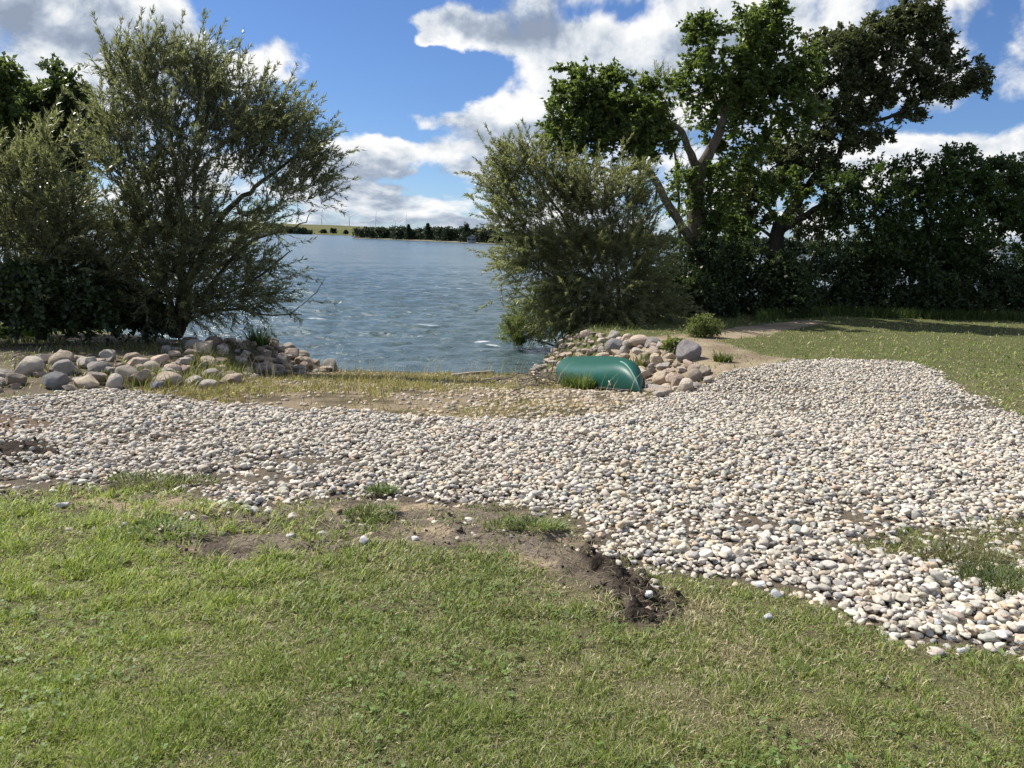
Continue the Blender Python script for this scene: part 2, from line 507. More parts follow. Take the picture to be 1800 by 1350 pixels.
# ground sheet: rows and columns get wider with distance, one mesh
nr, nc = 640, 620
ys = np.concatenate([np.linspace(-4, 1.3, 14)[:-1], np.geomspace(1.3, 30, nr), np.array([34, 40, 60, 120, 400])])
us = np.linspace(-1.25, 1.25, nc)
uu, yy = np.meshgrid(us, ys)
xx = uu * (np.maximum(yy, 1.3) + 1.6)
gx, gy = xx.ravel(), yy.ravel()
gz = hgt(gx, gy) + ground_detail(gx, gy)
gcol = ground_colour(gx, gy)
b = MB()
i = np.arange(len(ys) - 1)[:, None] * nc + np.arange(nc - 1)[None]
b.add(np.stack([gx, gy, gz], -1), None, np.stack([i, i + 1, i + nc + 1, i + nc], -1).reshape(-1, 4), gcol)
M_GROUND = col_mat('ground_soil', 0.95, 0.15, 45, 0.55, 0.9, 0.03)
tag(b.build('ground', M_GROUND, smooth=True, attr='gcol'), kind='structure')


def floor_z(x, y):
    x = np.atleast_1d(np.asarray(x, float)); y = np.atleast_1d(np.asarray(y, float))
    return hgt(x, y) + ground_detail(x, y)


# ================================================================== THE LAKE
def build_water():
    rows = np.concatenate([np.geomspace(10.5, 160, 520), np.geomspace(165, 7000, 60)]); cols = np.linspace(-1.9, 1.9, 560)
    U, Y = np.meshgrid(cols, rows); X = U * (Y + 1); x, y = X.ravel(), Y.ravel()
    z = np.zeros_like(x); r = np.random.default_rng(5)
    dy = np.gradient(rows)[:, None] * np.ones_like(X); dy = dy.ravel()
    for k in range(54):
        lam = 0.20 * (1.5 / 0.20) ** (r.random())
        th = r.normal(0.2, 0.6); kx, ky = math.sin(th) * 2 * math.pi / lam, math.cos(th) * 2 * math.pi / lam
        amp = 0.0080 * lam ** 0.75 * (0.6 + 0.8 * r.random())
        fade = np.clip((lam / np.maximum(dy, 1e-3) - 2.5) / 3, 0, 1)
        ph = kx * x + ky * y + r.random() * 6.28 + 1.5 * fbm(x * 0.25 + k, y * 0.25, 2, 60 + k)
        s = np.sin(ph); z += amp * fade * (s + 0.25 * np.cos(2 * ph))
    calm = 0.35 + 0.65 * sm((y - 14.5) / 6)
    z = z * calm + WATER_Z
    n_c = len(cols)
    i = np.arange(len(rows) - 1)[:, None] * n_c + np.arange(n_c - 1)[None]
    b = MB(); b.add(np.stack([x, y, z], -1), None, np.stack([i, i + 1, i + n_c + 1, i + n_c], -1).reshape(-1, 4))
    m, T = material('lake_water')
    co = T.node('ShaderNodeTexCoord').outputs['Object']
    mp = T.node('ShaderNodeMapping'); T.l.new(co, mp.inputs[0]); mp.inputs['Scale'].default_value = (0.7, 1.0, 1)
    mp.inputs['Rotation'].default_value = (0, 0, R(-10))
    n1 = T.noise(mp.outputs[0], 11.0, 5, 0.6, 0.4); n2 = T.noise(mp.outputs[0], 3.0, 6, 0.65, 0.3); n3 = T.noise(mp.outputs[0], 0.06, 4, 0.6)
    n4 = T.noise(mp.outputs[0], 0.45, 4, 0.6)
    hsum = T.m('ADD', T.m('ADD', T.m('MULTIPLY', n1, 0.10), T.m('MULTIPLY', n2, 0.34)), T.m('MULTIPLY', n4, 2.2))
    bp = T.node('ShaderNodeBump'); bp.inputs['Strength'].default_value = 1.0; bp.inputs['Distance'].default_value = 0.28; T.l.new(hsum, bp.inputs['Height'])
    base = T.mix(T.smooth(n3, 0.4, 0.6), (0.058, 0.095, 0.104), (0.076, 0.118, 0.124))
    p = T.node('ShaderNodeBsdfPrincipled'); T.l.new(base, p.inputs['Base Color']); p.inputs['Roughness'].default_value = 0.17
    p.inputs['IOR'].default_value = 1.333; T.l.new(bp.outputs[0], p.inputs['Normal'])
    # whitecaps and foam lines
    mf = T.node('ShaderNodeMapping'); T.l.new(co, mf.inputs[0]); mf.inputs['Scale'].default_value = (0.25, 1.0, 1); mf.inputs['Rotation'].default_value = (0, 0, R(4))
    f1 = T.noise(mf.outputs[0], 0.34, 3, 0.5); f2 = T.noise(mf.outputs[0], 3.0, 6, 0.7, 0.8)
    foam = T.m('MULTIPLY', T.smooth(f1, 0.52, 0.68), T.smooth(f2, 0.57, 0.66))
    sp = T.node('ShaderNodeSeparateXYZ'); T.l.new(co, sp.inputs[0])
    # one breaking crest near the right hand bank and the foam line across the bay mouth
    def streak(x0, y0, rx, ry, thr):
        u = T.m('DIVIDE', T.m('SUBTRACT', sp.outputs[0], x0), rx); v = T.m('DIVIDE', T.m('SUBTRACT', sp.outputs[1], y0), ry)
        g = T.m('EXPONENT', T.m('MULTIPLY', T.m('ADD', T.m('MULTIPLY', u, u), T.m('MULTIPLY', v, v)), -1.0))
        return T.smooth(T.m('ADD', g, T.m('MULTIPLY', T.m('SUBTRACT', f2, 0.5), 1.8)), thr, thr + 0.25)
    for s in STREAKS:
        foam = T.m('MAXIMUM', foam, streak(*s))
    foam = T.m('MULTIPLY', foam, 0.6)
    fd = T.node('ShaderNodeBsdfDiffuse'); fd.inputs[0].default_value = (0.72, 0.76, 0.78, 1)
    mx = T.node('ShaderNodeMixShader'); T.l.new(foam, mx.inputs[0]); T.l.new(p.outputs[0], mx.inputs[1]); T.l.new(fd.outputs[0], mx.inputs[2])
    finish(T, mx.outputs[0])
    tag(b.build('water', m, smooth=True), kind='structure')


def wpix(px, py):
    d = pix_dir(px, py); t = (WATER_Z - CAM_Z) / d[2]; return d * t + np.array([0, 0, CAM_Z])


STREAKS = []
for px, py, rx, ry, thr in ((850, 600, 0.42, 0.22, 0.72), (868, 607, 0.3, 0.12, 0.8), (720, 571, 2.6, 0.35, 0.95), (640, 564, 1.2, 0.3, 0.95), (560, 560, 1.2, 0.3, 0.95), (830, 573, 1.3, 0.3, 0.95),
                            (640, 490, 5, 0.9, 1.0), (780, 520, 3, 0.6, 1.0)):
    q = wpix(px, py); STREAKS.append((q[0], q[1], rx, ry, thr))
build_water()


# ================================================================== GRAVEL BED
def ico(sub):
    import bmesh
    bm = bmesh.new(); bmesh.ops.create_icosphere(bm, subdivisions=sub, radius=1.0)
    V = np.array([v.co[:] for v in bm.verts]); F = np.array([[v.index for v in f.verts] for f in bm.faces]); bm.free()
    return V, F


ICO0 = ico(1); ICO1, ICO2, ICO3, ICO4 = ico(2), ico(3), ico(3), ico(4)


def stone_shape(base, seed, cuts=5, cutd=(0.72, 0.95), lump=0.18):
    """a rounded stone: a sphere flattened by a few soft planes"""
    r = np.random.default_rng(seed); V = base.copy()
    for k in range(cuts):
        n = unit(r.normal(size=3)); c = r.uniform(*cutd); d = V @ n
        over = np.maximum(d - c, 0); V = V - over[:, None] * n * 0.93
    f = np.zeros(len(V))
    for k in range(5):
        n = unit(r.normal(size=3)); f += np.sin(V @ n * r.uniform(1.5, 4) + r.random() * 6) * lump / 5
    return V * (1 + f)[:, None]


def stone_colours(n, r, dusty=1.0):
    pal = np.array([[.60, .545, .455], [.55, .505, .43], [.66, .62, .54], [.49, .465, .42], [.40, .39, .37], [.30, .31, .32], [.55, .45, .32], [.53, .41, .31], [.45, .37, .29], [.22, .215, .21]])
    p = np.array([.25, .2, .13, .13, .09, .05, .07, .03, .04, .02]); p /= p.sum()
    c = pal[r.choice(len(pal), n, p=p)]
    return c * np.array([.98, .965, .92]) * r.uniform(0.72, 1.2, (n, 1)) * r.uniform(0.97, 1.03, (n, 3))


def rot_mats(yaw, tilt_a, tilt):
    cy, sy = np.cos(yaw), np.sin(yaw); Z = np.zeros_like(yaw); O = np.ones_like(yaw)
    Rz = np.stack([np.stack([cy, -sy, Z], -1), np.stack([sy, cy, Z], -1), np.stack([Z, Z, O], -1)], 1)
    ca, sa, ct, st = np.cos(tilt_a), np.sin(tilt_a), np.cos(tilt), np.sin(tilt)
    ux, uy = ca, sa; C = 1 - ct
    Rt = np.stack([np.stack([ct + ux * ux * C, ux * uy * C, uy * st], -1), np.stack([ux * uy * C, ct + uy * uy * C, -ux * st], -1), np.stack([-uy * st, ux * st, ct], -1)], 1)
    return Rt @ Rz


def gravel_keep(x, y, r):
    """chance of a pebble at a place: full inside, thinning to strays at the edges and in worn patches"""
    g = soft_zone(x, y, Z_GRAVEL, 9, 0.15, jit=0.22)
    bare = np.zeros_like(x)
    for poly, amt in ((Z_PATCH, .80), (Z_DARK, .97), (Z_DARK2, .85), (Z_BROWN, .9)):
        bare = np.maximum(bare, amt * soft_zone(x, y, poly, 7, 0.12))
    # worn places where earth shows between the stones
    worn = sm((fbm(x * 1.1 + 3, y * 1.5, 3, 71) - 0.62) / 0.12) * 0.38
    for px, py, rx, ry in ((1375, 720, .5, .25), (1400, 690, .35, .2), (1700, 718, .35, .25), (1510, 910, .3, .18), (1330, 920, .25, .15), (560, 812, .5, .18), (430, 840, .45, .2), (310, 850, .5, .15), (80, 715, .8, .12), (60, 850, .6, .1), (900, 925, .3, .2)):
        q = gpix(px, py)[0]; worn = np.maximum(worn, .85 * np.exp(-((x - q[0]) / rx) ** 2 - ((y - q[1]) / ry) ** 2))
    stray = 0
    for px, py, rx, ry, pr in ((245, 932, .28, .09, .34), (330, 905, .35, .12, .20), (860, 940, .22, .06, .34), (700, 915, .35, .08, .12), (1150, 1010, .2, .1, .2), (560, 930, .5, .1, .04)):
        q = gpix(px, py)[0]; stray = np.maximum(stray, pr * np.exp(-((x - q[0]) / rx) ** 2 - ((y - q[1]) / ry) ** 2))
    left = sm((-x - 0.6) / 2.5) * sm((4.9 - y) / 0.8) * 0.18
    p = np.where(g > 0.85, 1.0, np.maximum(g - 0.12, 0) * 0.75) * (1 - np.maximum(bare, worn)) * (1 - left)
    return r.random(len(x)) < np.maximum(p, stray)


def build_gravel():
    r = np.random.default_rng(21)
    # candidate spots, hexagonal with jitter, wider than the frame
    sp = 0.0325
    gy_ = np.arange(2.3, 11.6, sp * 0.87); P = []
    for k, y in enumerate(gy_):
        xm = 0.86 * y + 1.3
        x = np.arange(-xm, xm, sp) + (k % 2) * sp / 2
        P.append(np.stack([x, np.full_like(x, y)], -1))
    P = np.vstack(P); P = P + r.normal(0, sp * 0.24, P.shape)
    k = gravel_keep(P[:, 0], P[:, 1], r); P = P[k]
    P2 = P[r.random(len(P)) < 0.24] + r.normal(0, sp * 0.5, (1, 2))
    k2 = soft_zone(P2[:, 0], P2[:, 1], Z_GRAVEL, 12, 0.30) > .97; P2 = P2[k2]
    r.shuffle(P)
    P = np.vstack([P, P2])
    n = len(P)
    a = np.clip(r.lognormal(math.log(0.0188), 0.29, n), 0.010, 0.045) * (1 + .12 * sm((P[:, 0] - .3) / 1.2) * sm((4.4 - P[:, 1]) / 1.2))
    bb = a * r.uniform(0.68, 0.95, n); c = a * r.uniform(0.42, 0.72, n)
    base = floor_z(P[:, 0], P[:, 1])
    # drop them one after another on a height map so that they rest on each other
    cell = 0.010
    x0, y0 = P.min(0) - 0.2; nx, ny = ((P.max(0) - P.min(0) + 0.4) / cell).astype(int) + 1
    H = np.full((ny, nx), -9.0, np.float32)
    zc = np.zeros(n)
    for q in range(n):
        rad = (a[q] + bb[q]) * 0.5; kk = int(rad / cell) + 1
        ix = int((P[q, 0] - x0) / cell); iy = int((P[q, 1] - y0) / cell)
        sl_ = H[max(iy - kk, 0):iy + kk + 1, max(ix - kk, 0):ix + kk + 1]
        gg = base[q] - 0.45 * c[q]
        s2 = np.maximum(sl_, gg)
        lv = 0.55 * float(s2.mean()) + 0.45 * float(s2[s2.shape[0] // 4: -s2.shape[0] // 4 or None, s2.shape[1] // 4: -s2.shape[1] // 4 or None].mean())
        zc[q] = lv + c[q] * 0.36
        np.maximum(sl_, zc[q] + c[q] * 0.30, out=sl_)
    yaw = r.random(n) * 6.28; ta = r.random(n) * 6.28; tl = np.abs(r.normal(0, 0.28, n))
    M = rot_mats(yaw, ta, tl) * np.stack([a, bb, c], -1)[:, None, :]
    colr = stone_colours(n, r)
    # dusty brownish stones near the earth edges
    mud = sm((fbm(P[:, 0] * 1.3, P[:, 1] * 1.7, 3, 75) - 0.5) / 0.2)[:, None] * 0.30
    colr = colr * (1 - mud) + np.array([.50, .44, .36]) * mud
    b = MB()
    near = P[:, 1] < 5.0
    far_ = P[:, 1] > 7.2
    for lod, sel, nv in ((ICO2, near & (P[:, 1] < 4.6), 12), (ICO1, ~(near & (P[:, 1] < 4.6)) & ~far_, 12), (ICO0, far_, 12)):
        for v in range(nv):
            idx = np.where(sel & (np.arange(n) % nv == v))[0]
            if not len(idx): continue
            S = stone_shape(lod[0], 500 + v, cuts=8, cutd=(0.52, 0.88), lump=0.32)
            V = np.einsum('nij,kj->nki', M[idx], S) + np.concatenate([P[idx], zc[idx, None]], 1)[:, None]
            F = lod[1][None] + (np.arange(len(idx)) * len(S))[:, None, None]
            b.add(V.reshape(-1, 3), F.reshape(-1, 3), None, np.repeat(colr[idx], len(S), 0))
    m = col_mat('river_stone', 0.78, 0.25, 70, 0.42, 0.5, 0.006)
    o = b.build('gravel', m, smooth=True, attr='gcol')
    tag(o, 'wide bed of pale rounded river pebbles across the middle of the scene', 'gravel', kind='stuff')
    print('pebbles', n)
    # fine shingle in the weedy strip above the water
    m2 = 9000
    x = r.uniform(-3.6, 2.2, m2); y = r.uniform(6.4, 13.8, m2)
    dens = 0.15 + 0.85 * sm((x + 1.2) / 1.4) * sm((10.5 - y) / 2)
    px, py = project(np.stack([x, y, hgt(x, y)], -1))
    k = is_beach(x, y) & (r.random(m2) < dens) & ~in_poly(px, py, Z_GRAVEL)
    x, y = x[k], y[k]; n = len(x)
    a = r.uniform(0.014, 0.034, n); M = rot_mats(r.random(n) * 6.28, r.random(n) * 6.28, np.abs(r.normal(0, .2, n))) * np.stack([a, a * .8, a * .6], -1)[:, None, :]
    S = stone_shape(ICO1[0], 533, 6); z = floor_z(x, y) + a * .2
    V = np.einsum('nij,kj->nki', M, S) + np.stack([x, y, z], -1)[:, None]
    F = ICO1[1][None] + (np.arange(n) * len(S))[:, None, None]
    b = MB(); b.add(V.reshape(-1, 3), F.reshape(-1, 3), None, np.repeat(stone_colours(n, r) * np.array([.85, .78, .70]), len(S), 0))
    tag(b.build('shingle', m, smooth=True, attr='gcol'), 'thin scatter of small pebbles in the weedy strip above the water', 'shingle', kind='stuff')
    return m


M_STONE = build_gravel()


def build_clods():
    r = np.random.default_rng(29); N = 26000
    y = 1 / r.uniform(1 / 7.0, 1 / 2.4, N); x = r.uniform(-1, 1, N) * (.76 * y + .4)
    d = np.maximum(soft_zone(x, y, Z_DARK, 5), soft_zone(x, y, Z_DARK2, 5)); sl_ = soft_zone(x, y, Z_SOIL, 3); bz = soft_zone(x, y, Z_BROWN, 3)
    pr = np.maximum.reduce([d * .5, sl_ * .16 * (fbm(x * 4, y * 8, 3, 25) > .5), bz * .5]); k = r.random(N) < pr; x, y, d = x[k], y[k], d[k]; n = len(x)
    a = np.clip(r.lognormal(math.log(.010), .5, n), .004, .035); M = rot_mats(r.random(n) * 6.28, r.random(n) * 6.28, r.random(n) * 1.5) * np.stack([a, a * .8, a * .65], -1)[:, None, :]
    z = floor_z(x, y) + a * .25; c = np.where(d[:, None] > .3, np.array([.055, .042, .032]), np.array([.135, .108, .08])) * r.uniform(.6, 1.4, (n, 1)); b = MB()
    for v in range(4):
        i_ = np.where(np.arange(n) % 4 == v)[0]; S = stone_shape(ICO1[0], 640 + v, 9, (.4, .85), .5)
        V = np.einsum('nij,kj->nki', M[i_], S) + np.stack([x, y, z], -1)[i_][:, None]
        b.add(V.reshape(-1, 3), (ICO1[1][None] + (np.arange(len(i_)) * len(S))[:, None, None]).reshape(-1, 3), None, np.repeat(c[i_], len(S), 0))
    tag(b.build('soil_clods', M_GROUND, attr='gcol'), 'crumbled clods of earth on the bare soil by the gravel edge', 'soil', kind='stuff')


build_clods()
# loose cobbles lying apart from the bed: every one a thing
LOOSE = [
    (1160, 1040, 0.042, (.60, .58, .55), 'white cobble on black soil, right one of the pair below the gravel edge'),
    (1143, 1041, 0.036, (.62, .60, .57), 'white cobble on black soil, left one of the pair below the gravel edge'),
    (1140, 1062, 0.034, (.62, .59, .55), 'white cobble on black soil, just above the orange tinted one'),
    (1139, 1075, 0.036, (.60, .48, .36), 'orange tinted cobble at the lower end of the black soil'),
    (1150, 1028, 0.030, (.60, .55, .47), 'cream cobble on black soil above the white pair'),
    (1112, 991, 0.036, (.64, .61, .57), 'single white cobble at the upper end of the black soil'),
    (1350, 1089, 0.040, (.50, .50, .50), 'single grey cobble lying out in the grass below the gravel'),
    (1338, 1031, 0.040, (.62, .62, .62), 'small pale cobble in the grass just below the gravel edge'),
    (1365, 1047, 0.048, (.42, .43, .44), 'dark grey cobble half sunk in grass below the gravel edge'),
    (1645, 1148, 0.042, (.58, .50, .42), 'pinkish cobble in the grass below the right end of the gravel'),
    (1698, 1148, 0.048, (.52, .52, .52), 'broad grey cobble in the grass at the bottom right gravel corner'),
    (565, 938, 0.040, (.64, .61, .56), 'white cobble on the brown soil strip above the bright grass'),
    (512, 945, 0.036, (.60, .57, .52), 'cream cobble alone on the tan cracked soil'),
    (640, 955, 0.044, (.64, .62, .58), 'flat white cobble at the top edge of the bright grass'),
    (730, 946, 0.032, (.66, .63, .6), 'small white cobble on brown soil between the two grass clumps'),
    (112, 895, 0.045, (.64, .60, .55), 'flat white cobble on soil near the left lawn edge'),
]
b_shapes = [stone_shape(ICO3[0], 900 + k, 8, (0.52, 0.88), 0.3) for k in range(5)]
for k, (px, py, s, c, lab) in enumerate(LOOSE):
    q = gpix(px, py)[0]; z = floor_z(q[0], q[1])[0]
    s = s * .80; c = tuple(v * .86 for v in c)
    S = b_shapes[k % 5] * np.array([s, s * .8, s * .62]); yaw = k * 1.3
    S = S @ np.array([[math.cos(yaw), math.sin(yaw), 0], [-math.sin(yaw), math.cos(yaw), 0], [0, 0, 1]])
    b = MB(); b.add(S, ICO3[1], None, np.repeat([c], len(S), 0))
    o = b.build('cobble', M_STONE, smooth=True, attr='gcol'); o.location = (q[0], q[1], z + s * .26)
    tag(o, lab, 'cobble', 'loose cobbles lying apart from the gravel')


# ================================================================== BOULDERS
def boulder_material():
    m, T = material('field_boulder')
    oi = T.node('ShaderNodeObjectInfo'); co = T.node('ShaderNodeTexCoord').outputs['Object']
    av = T.node('ShaderNodeVectorMath', operation='ADD'); T.l.new(co, av.inputs[0])
    sc_ = T.node('ShaderNodeVectorMath', operation='SCALE'); sc_.inputs[0].default_value = (37, 11, 23); T.l.new(oi.outputs['Random'], sc_.inputs[3]); T.l.new(sc_.outputs[0], av.inputs[1])
    n1 = T.noise(av.outputs[0], 2.6, 8, 0.72, 0.6); n2 = T.noise(av.outputs[0], 34, 4, 0.8)
    f = T.m('ADD', T.m('ADD', 0.30, T.m('MULTIPLY', n1, 0.85)), T.m('MULTIPLY', n2, 0.55))
    v = T.node('ShaderNodeVectorMath', operation='SCALE'); T.l.new(oi.outputs['Color'], v.inputs[0]); T.l.new(f, v.inputs[3])
    lich = T.smooth(T.noise(av.outputs[0], 5, 5, 0.7, 1.0), 0.60, 0.68)
    c = T.mix(T.m('MULTIPLY', lich, 0.35), v.outputs[0], (0.42, 0.40, 0.35))
    p = T.node('ShaderNodeBsdfPrincipled'); T.l.new(c, p.inputs['Base Color']); p.inputs['Roughness'].default_value = 0.8; p.inputs['Specular IOR Level'].default_value = 0.3
    b = T.node('ShaderNodeBump'); b.inputs['Strength'].default_value = 0.8; b.inputs['Distance'].default_value = 0.10
    T.l.new(T.m('ADD', T.m('MULTIPLY', n2, 0.25), n1), b.inputs['Height']); T.l.new(b.outputs[0], p.inputs['Normal'])
    finish(T, p.outputs[0]); return m


M_BOULDER = boulder_material()
BM = []
for k in range(14):
    S = stone_shape(ICO4[0], 1200 + k, cuts=11, cutd=(0.50, 0.86), lump=0.30) if k < 10 else stone_shape(ICO4[0], 1200 + k, cuts=5, cutd=(0.72, 0.95), lump=0.22)
    b = MB(); b.add(S, ICO4[1]); BM.append(b.mesh('boulder', M_BOULDER, smooth=True))
PALB = [((.37, .285, .22), 'pinkish'), ((.39, .315, .225), 'tan'), ((.34, .31, .275), 'grey'), ((.45, .40, .33), 'pale'), ((.25, .235, .22), 'dark grey'), ((.32, .245, .195), 'reddish brown')]
PALW = [.22, .24, .22, .16, .08, .08]
ORD = ['', 'first', 'second', 'third', 'fourth', 'fifth', 'sixth', 'seventh', 'eighth', 'ninth', 'tenth', 'eleventh', 'twelfth', 'thirteenth', 'fourteenth', 'fifteenth',
       'sixteenth', 'seventeenth', 'eighteenth', 'nineteenth', 'twentieth']
for t_, tn in ((20, 'twenty'), (30, 'thirty'), (40, 'forty'), (50, 'fifty'), (60, 'sixty'), (70, 'seventy'), (80, 'eighty'), (90, 'ninety')):
    if t_ > 20: ORD.append(tn[:-1] + 'ieth')
    ORD += [tn + '-' + o for o in ORD[1:10]]


def place_boulder(x, y, r_, mesh_i, colour, yaw, flat=0.72, sink=0.30, z=None, asp=0.82, tilt=(0, 0)):
    o = bpy.data.objects.new('boulder', BM[mesh_i]); COL.objects.link(o)
    gz_ = floor_z(x, y)[0] if z is None else z
    o.location = (x, y, gz_ + r_ * flat * (1 - 2 * sink) * 0.9); o.scale = (r_, r_ * asp, r_ * flat); o.rotation_euler = (tilt[0], tilt[1], yaw)
    o.color = (*colour, 1)
    return o


SPECIAL = [   # photo position of the foot, half width in pixels, colour, flat, label
    (88, 684, 27, (.27, .26, .25), .82, 'dark grey rough boulder at the front of the left heap beside the gravel', 4),
    (20, 680, 24, (.42, .34, .26), .75, 'wide tan boulder at the front left end of the left heap', 2),
    (222, 672, 29, (.39, .33, .27), .85, 'big angular brown boulder standing at the front of the left heap', 7),
    (276, 686, 14, (.30, .29, .30), .95, 'upright dark boulder on the grass edge in front of the left heap', 1),
    (162, 676, 20, (.38, .32, .28), .75, 'rounded brown boulder between the dark grey and the angular one', 3),
    (373, 613, 19, (.42, .30, .23), .85, 'large reddish boulder topping the back of the left heap', 5),
    (340, 614, 17, (.50, .45, .39), .75, 'large pale boulder beside the reddish one on the left heap', 6),
    (1212, 634, 27, (.31, .28, .265), .80, 'large purplish grey boulder alone on the right bank', 11),
    (1190, 682, 15, (.47, .37, .29), .95, 'big pinkish tan boulder at the foot of the right heap', 9),
    (1222, 672, 17, (.40, .33, .25), .80, 'brown boulder at the foot of the right heap beside the gravel', 10),
    (1240, 660, 13, (.45, .38, .30), .75, 'tan boulder at the right end of the right heap', 11),
    (1080, 621, 17, (.33, .32, .30), .85, 'dark grey rounded boulder in the middle of the right heap above the canoe', 12),
]
taken = []
for px, py, hw, c, flat, lab, mi in SPECIAL:
    q = gpix(px, py)[0]; rr = hw / FPX * q[1]
    c_ = q + np.array([0, rr * 0.55, 0])
    o = place_boulder(c_[0], c_[1], rr, mi, c, mi * 0.7, flat, 0.16, asp=0.85)
    tag(o, lab, 'boulder', 'field boulders heaped along the banks'); taken.append((c_[0], c_[1], rr))

HEAPS = {
    'left': [(-60, 668), (0, 652), (60, 640), (120, 628), (170, 634), (240, 634), (285, 622), (330, 602), (400, 596), (470, 600), (540, 604), (588, 628), (588, 655), (500, 662), (420, 668), (380, 688), (300, 692), (190, 684), (90, 690), (0, 694), (-60, 700)],
    'right': [(896, 646), (915, 622), (950, 606), (985, 600), (1035, 586), (1065, 594), (1120, 600), (1165, 614), (1200, 640), (1245, 660), (1250, 672), (1205, 690), (1150, 700), (1120, 690), (1090, 660), (1010, 650), (930, 662)],
}
r = np.random.default_rng(77)
for side, poly in HEAPS.items():
    pa = np.array(poly); lo, hi = pa.min(0), pa.max(0)
    spots = []
    got = [t for t in taken]
    cand = np.stack([r.uniform(lo[0], hi[0], 9000), r.uniform(lo[1], hi[1], 9000)], -1)
    cand = cand[in_poly(cand[:, 0], cand[:, 1], poly)]
    G = gpix(cand[:, 0], cand[:, 1])
    # keep candidates evenly over the ground, not over the picture
    keep = r.random(len(G)) < np.clip((G[:, 1] / 15) ** 3, 0, 1) * 1.0
    G = G[keep]
    for q in G:
        big = 0.145 if side == 'left' else 0.138
        rr = float(np.clip(r.lognormal(math.log(big * 0.78), 0.33), 0.06, 0.22))
        if side == 'right' and q[1] > 13.5: rr *= 0.8
        ok = True
        for X, Y, q_r in got:
            if (X - q[0]) ** 2 + (Y - q[1]) ** 2 < (0.62 * (rr + q_r)) ** 2:
                ok = False; break
        # the canoe lies in front of the right heap
        if side == 'right' and q[0] < 1.56 + 0.6 * 0 and abs(q[0] - np.interp(q[1], [9.2, 13.5], [1.5, 1.02])) < 0.60 + rr * .6 and 9.0 < q[1] < 13.7: ok = False
        if q[2] < WATER_Z - 0.12: ok = False
        if ok:
            got.append((q[0], q[1], rr)); spots.append((q[0], q[1], rr))
        if len(spots) > 142: break
    # rows by distance, then order from the left, for the labels
    sp_px = [project(np.array([[x, y, floor_z(x, y)[0] + rr * .5]])) for x, y, rr in spots]
    SPX = np.array([[a[0][0], a[1][0]] for a in sp_px])
    # position across the heap: 0 at the foot, 1 at the crest
    if side == 'left':
        mid = lambda x: np.interp(x, [-60, 0, 120, 285, 400, 588], [683, 676, 660, 656, 632, 640])
        crest = lambda x: np.interp(x, [-60, 0, 60, 120, 240, 330, 400, 540, 588], [668, 652, 640, 630, 634, 602, 596, 604, 628])
        foot = lambda x: np.interp(x, [-60, 0, 90, 190, 300, 380, 420, 500, 588], [700, 694, 690, 684, 692, 688, 668, 662, 655])
    else:
        crest = lambda x: np.interp(x, [896, 915, 950, 985, 1035, 1065, 1120, 1165, 1200, 1250], [640, 622, 606, 600, 586, 594, 600, 614, 640, 660])
        foot = lambda x: np.interp(x, [896, 930, 1010, 1090, 1120, 1150, 1205, 1250], [648, 662, 650, 660, 690, 700, 690, 672])
    tt = np.array([(foot(a) - b_) / max(foot(a) - crest(a), 8) for a, b_ in SPX])
    nrow = 7
    row = np.clip((tt * nrow).astype(int), 0, nrow - 1)
    ROWN = ['front row', 'second row', 'third row', 'middle row', 'fifth row', 'sixth row', 'back row']
    for rw in range(nrow):
        ids = [k for k in range(len(spots)) if row[k] == rw]; ids.sort(key=lambda k: SPX[k, 0])
        for od, k in enumerate(ids, 1):
            x, y, rr = spots[k]
            ci = r.choice(len(PALB), p=PALW); cc, cn = PALB[ci]
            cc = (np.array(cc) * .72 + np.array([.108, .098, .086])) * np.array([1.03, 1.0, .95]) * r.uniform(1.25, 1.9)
            if side == 'left' and y > 11.5: cc = cc * np.array([.80, .80, .82])  # willow shade painted into the colour of the far stones
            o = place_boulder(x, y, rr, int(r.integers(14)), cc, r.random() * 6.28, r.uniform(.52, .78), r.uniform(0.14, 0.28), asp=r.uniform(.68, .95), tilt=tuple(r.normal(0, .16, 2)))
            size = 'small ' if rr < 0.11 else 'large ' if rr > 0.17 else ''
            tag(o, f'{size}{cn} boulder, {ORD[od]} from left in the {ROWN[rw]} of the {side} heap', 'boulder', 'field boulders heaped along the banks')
    print(side, len(spots))


# ================================================================== TREES AND SHRUBS
M_BARK = bark_mat('grey_bark', (.085, .068, .052), (.20, .165, .128)); M_BARKD = bark_mat('dark_bark', (.030, .025, .020), (.075, .062, .050)); M_TWIG = bark_mat('willow_bark', (.05, .042, .03), (.13, .11, .08), 20)
M_WILLOW = leaf_mat('willow_leaf', (.092, .106, .054), (.200, .212, .118), (.33, .36, .13), .44, .34, .65)
M_WILLOW2 = leaf_mat('sandbar_willow_leaf', (.115, .126, .062), (.235, .242, .128), (.38, .42, .13), .46, .38, .6)
M_MAPLE = leaf_mat('maple_leaf', (.050, .078, .024), (.135, .180, .050), (.27, .36, .06), .42, .40, .42)
M_OAK = leaf_mat('oak_leaf', (.050, .062, .026), (.120, .136, .058), (.18, .22, .06), .32, .42, .5)
M_ELM = leaf_mat('elm_leaf', (.022, .040, .011), (.070, .105, .026), (.17, .26, .04), .34, .42, .4)
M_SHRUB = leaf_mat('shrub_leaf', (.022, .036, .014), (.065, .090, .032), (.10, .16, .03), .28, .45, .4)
M_ASH = leaf_mat('ash_leaf', (.036, .056, .018), (.105, .140, .042), (.20, .27, .05), .36, .40, .42)
M_BRIGHT = leaf_mat('bright_shrub_leaf', (.095, .125, .034), (.180, .215, .070), (.27, .33, .07), .36, .5, .35)


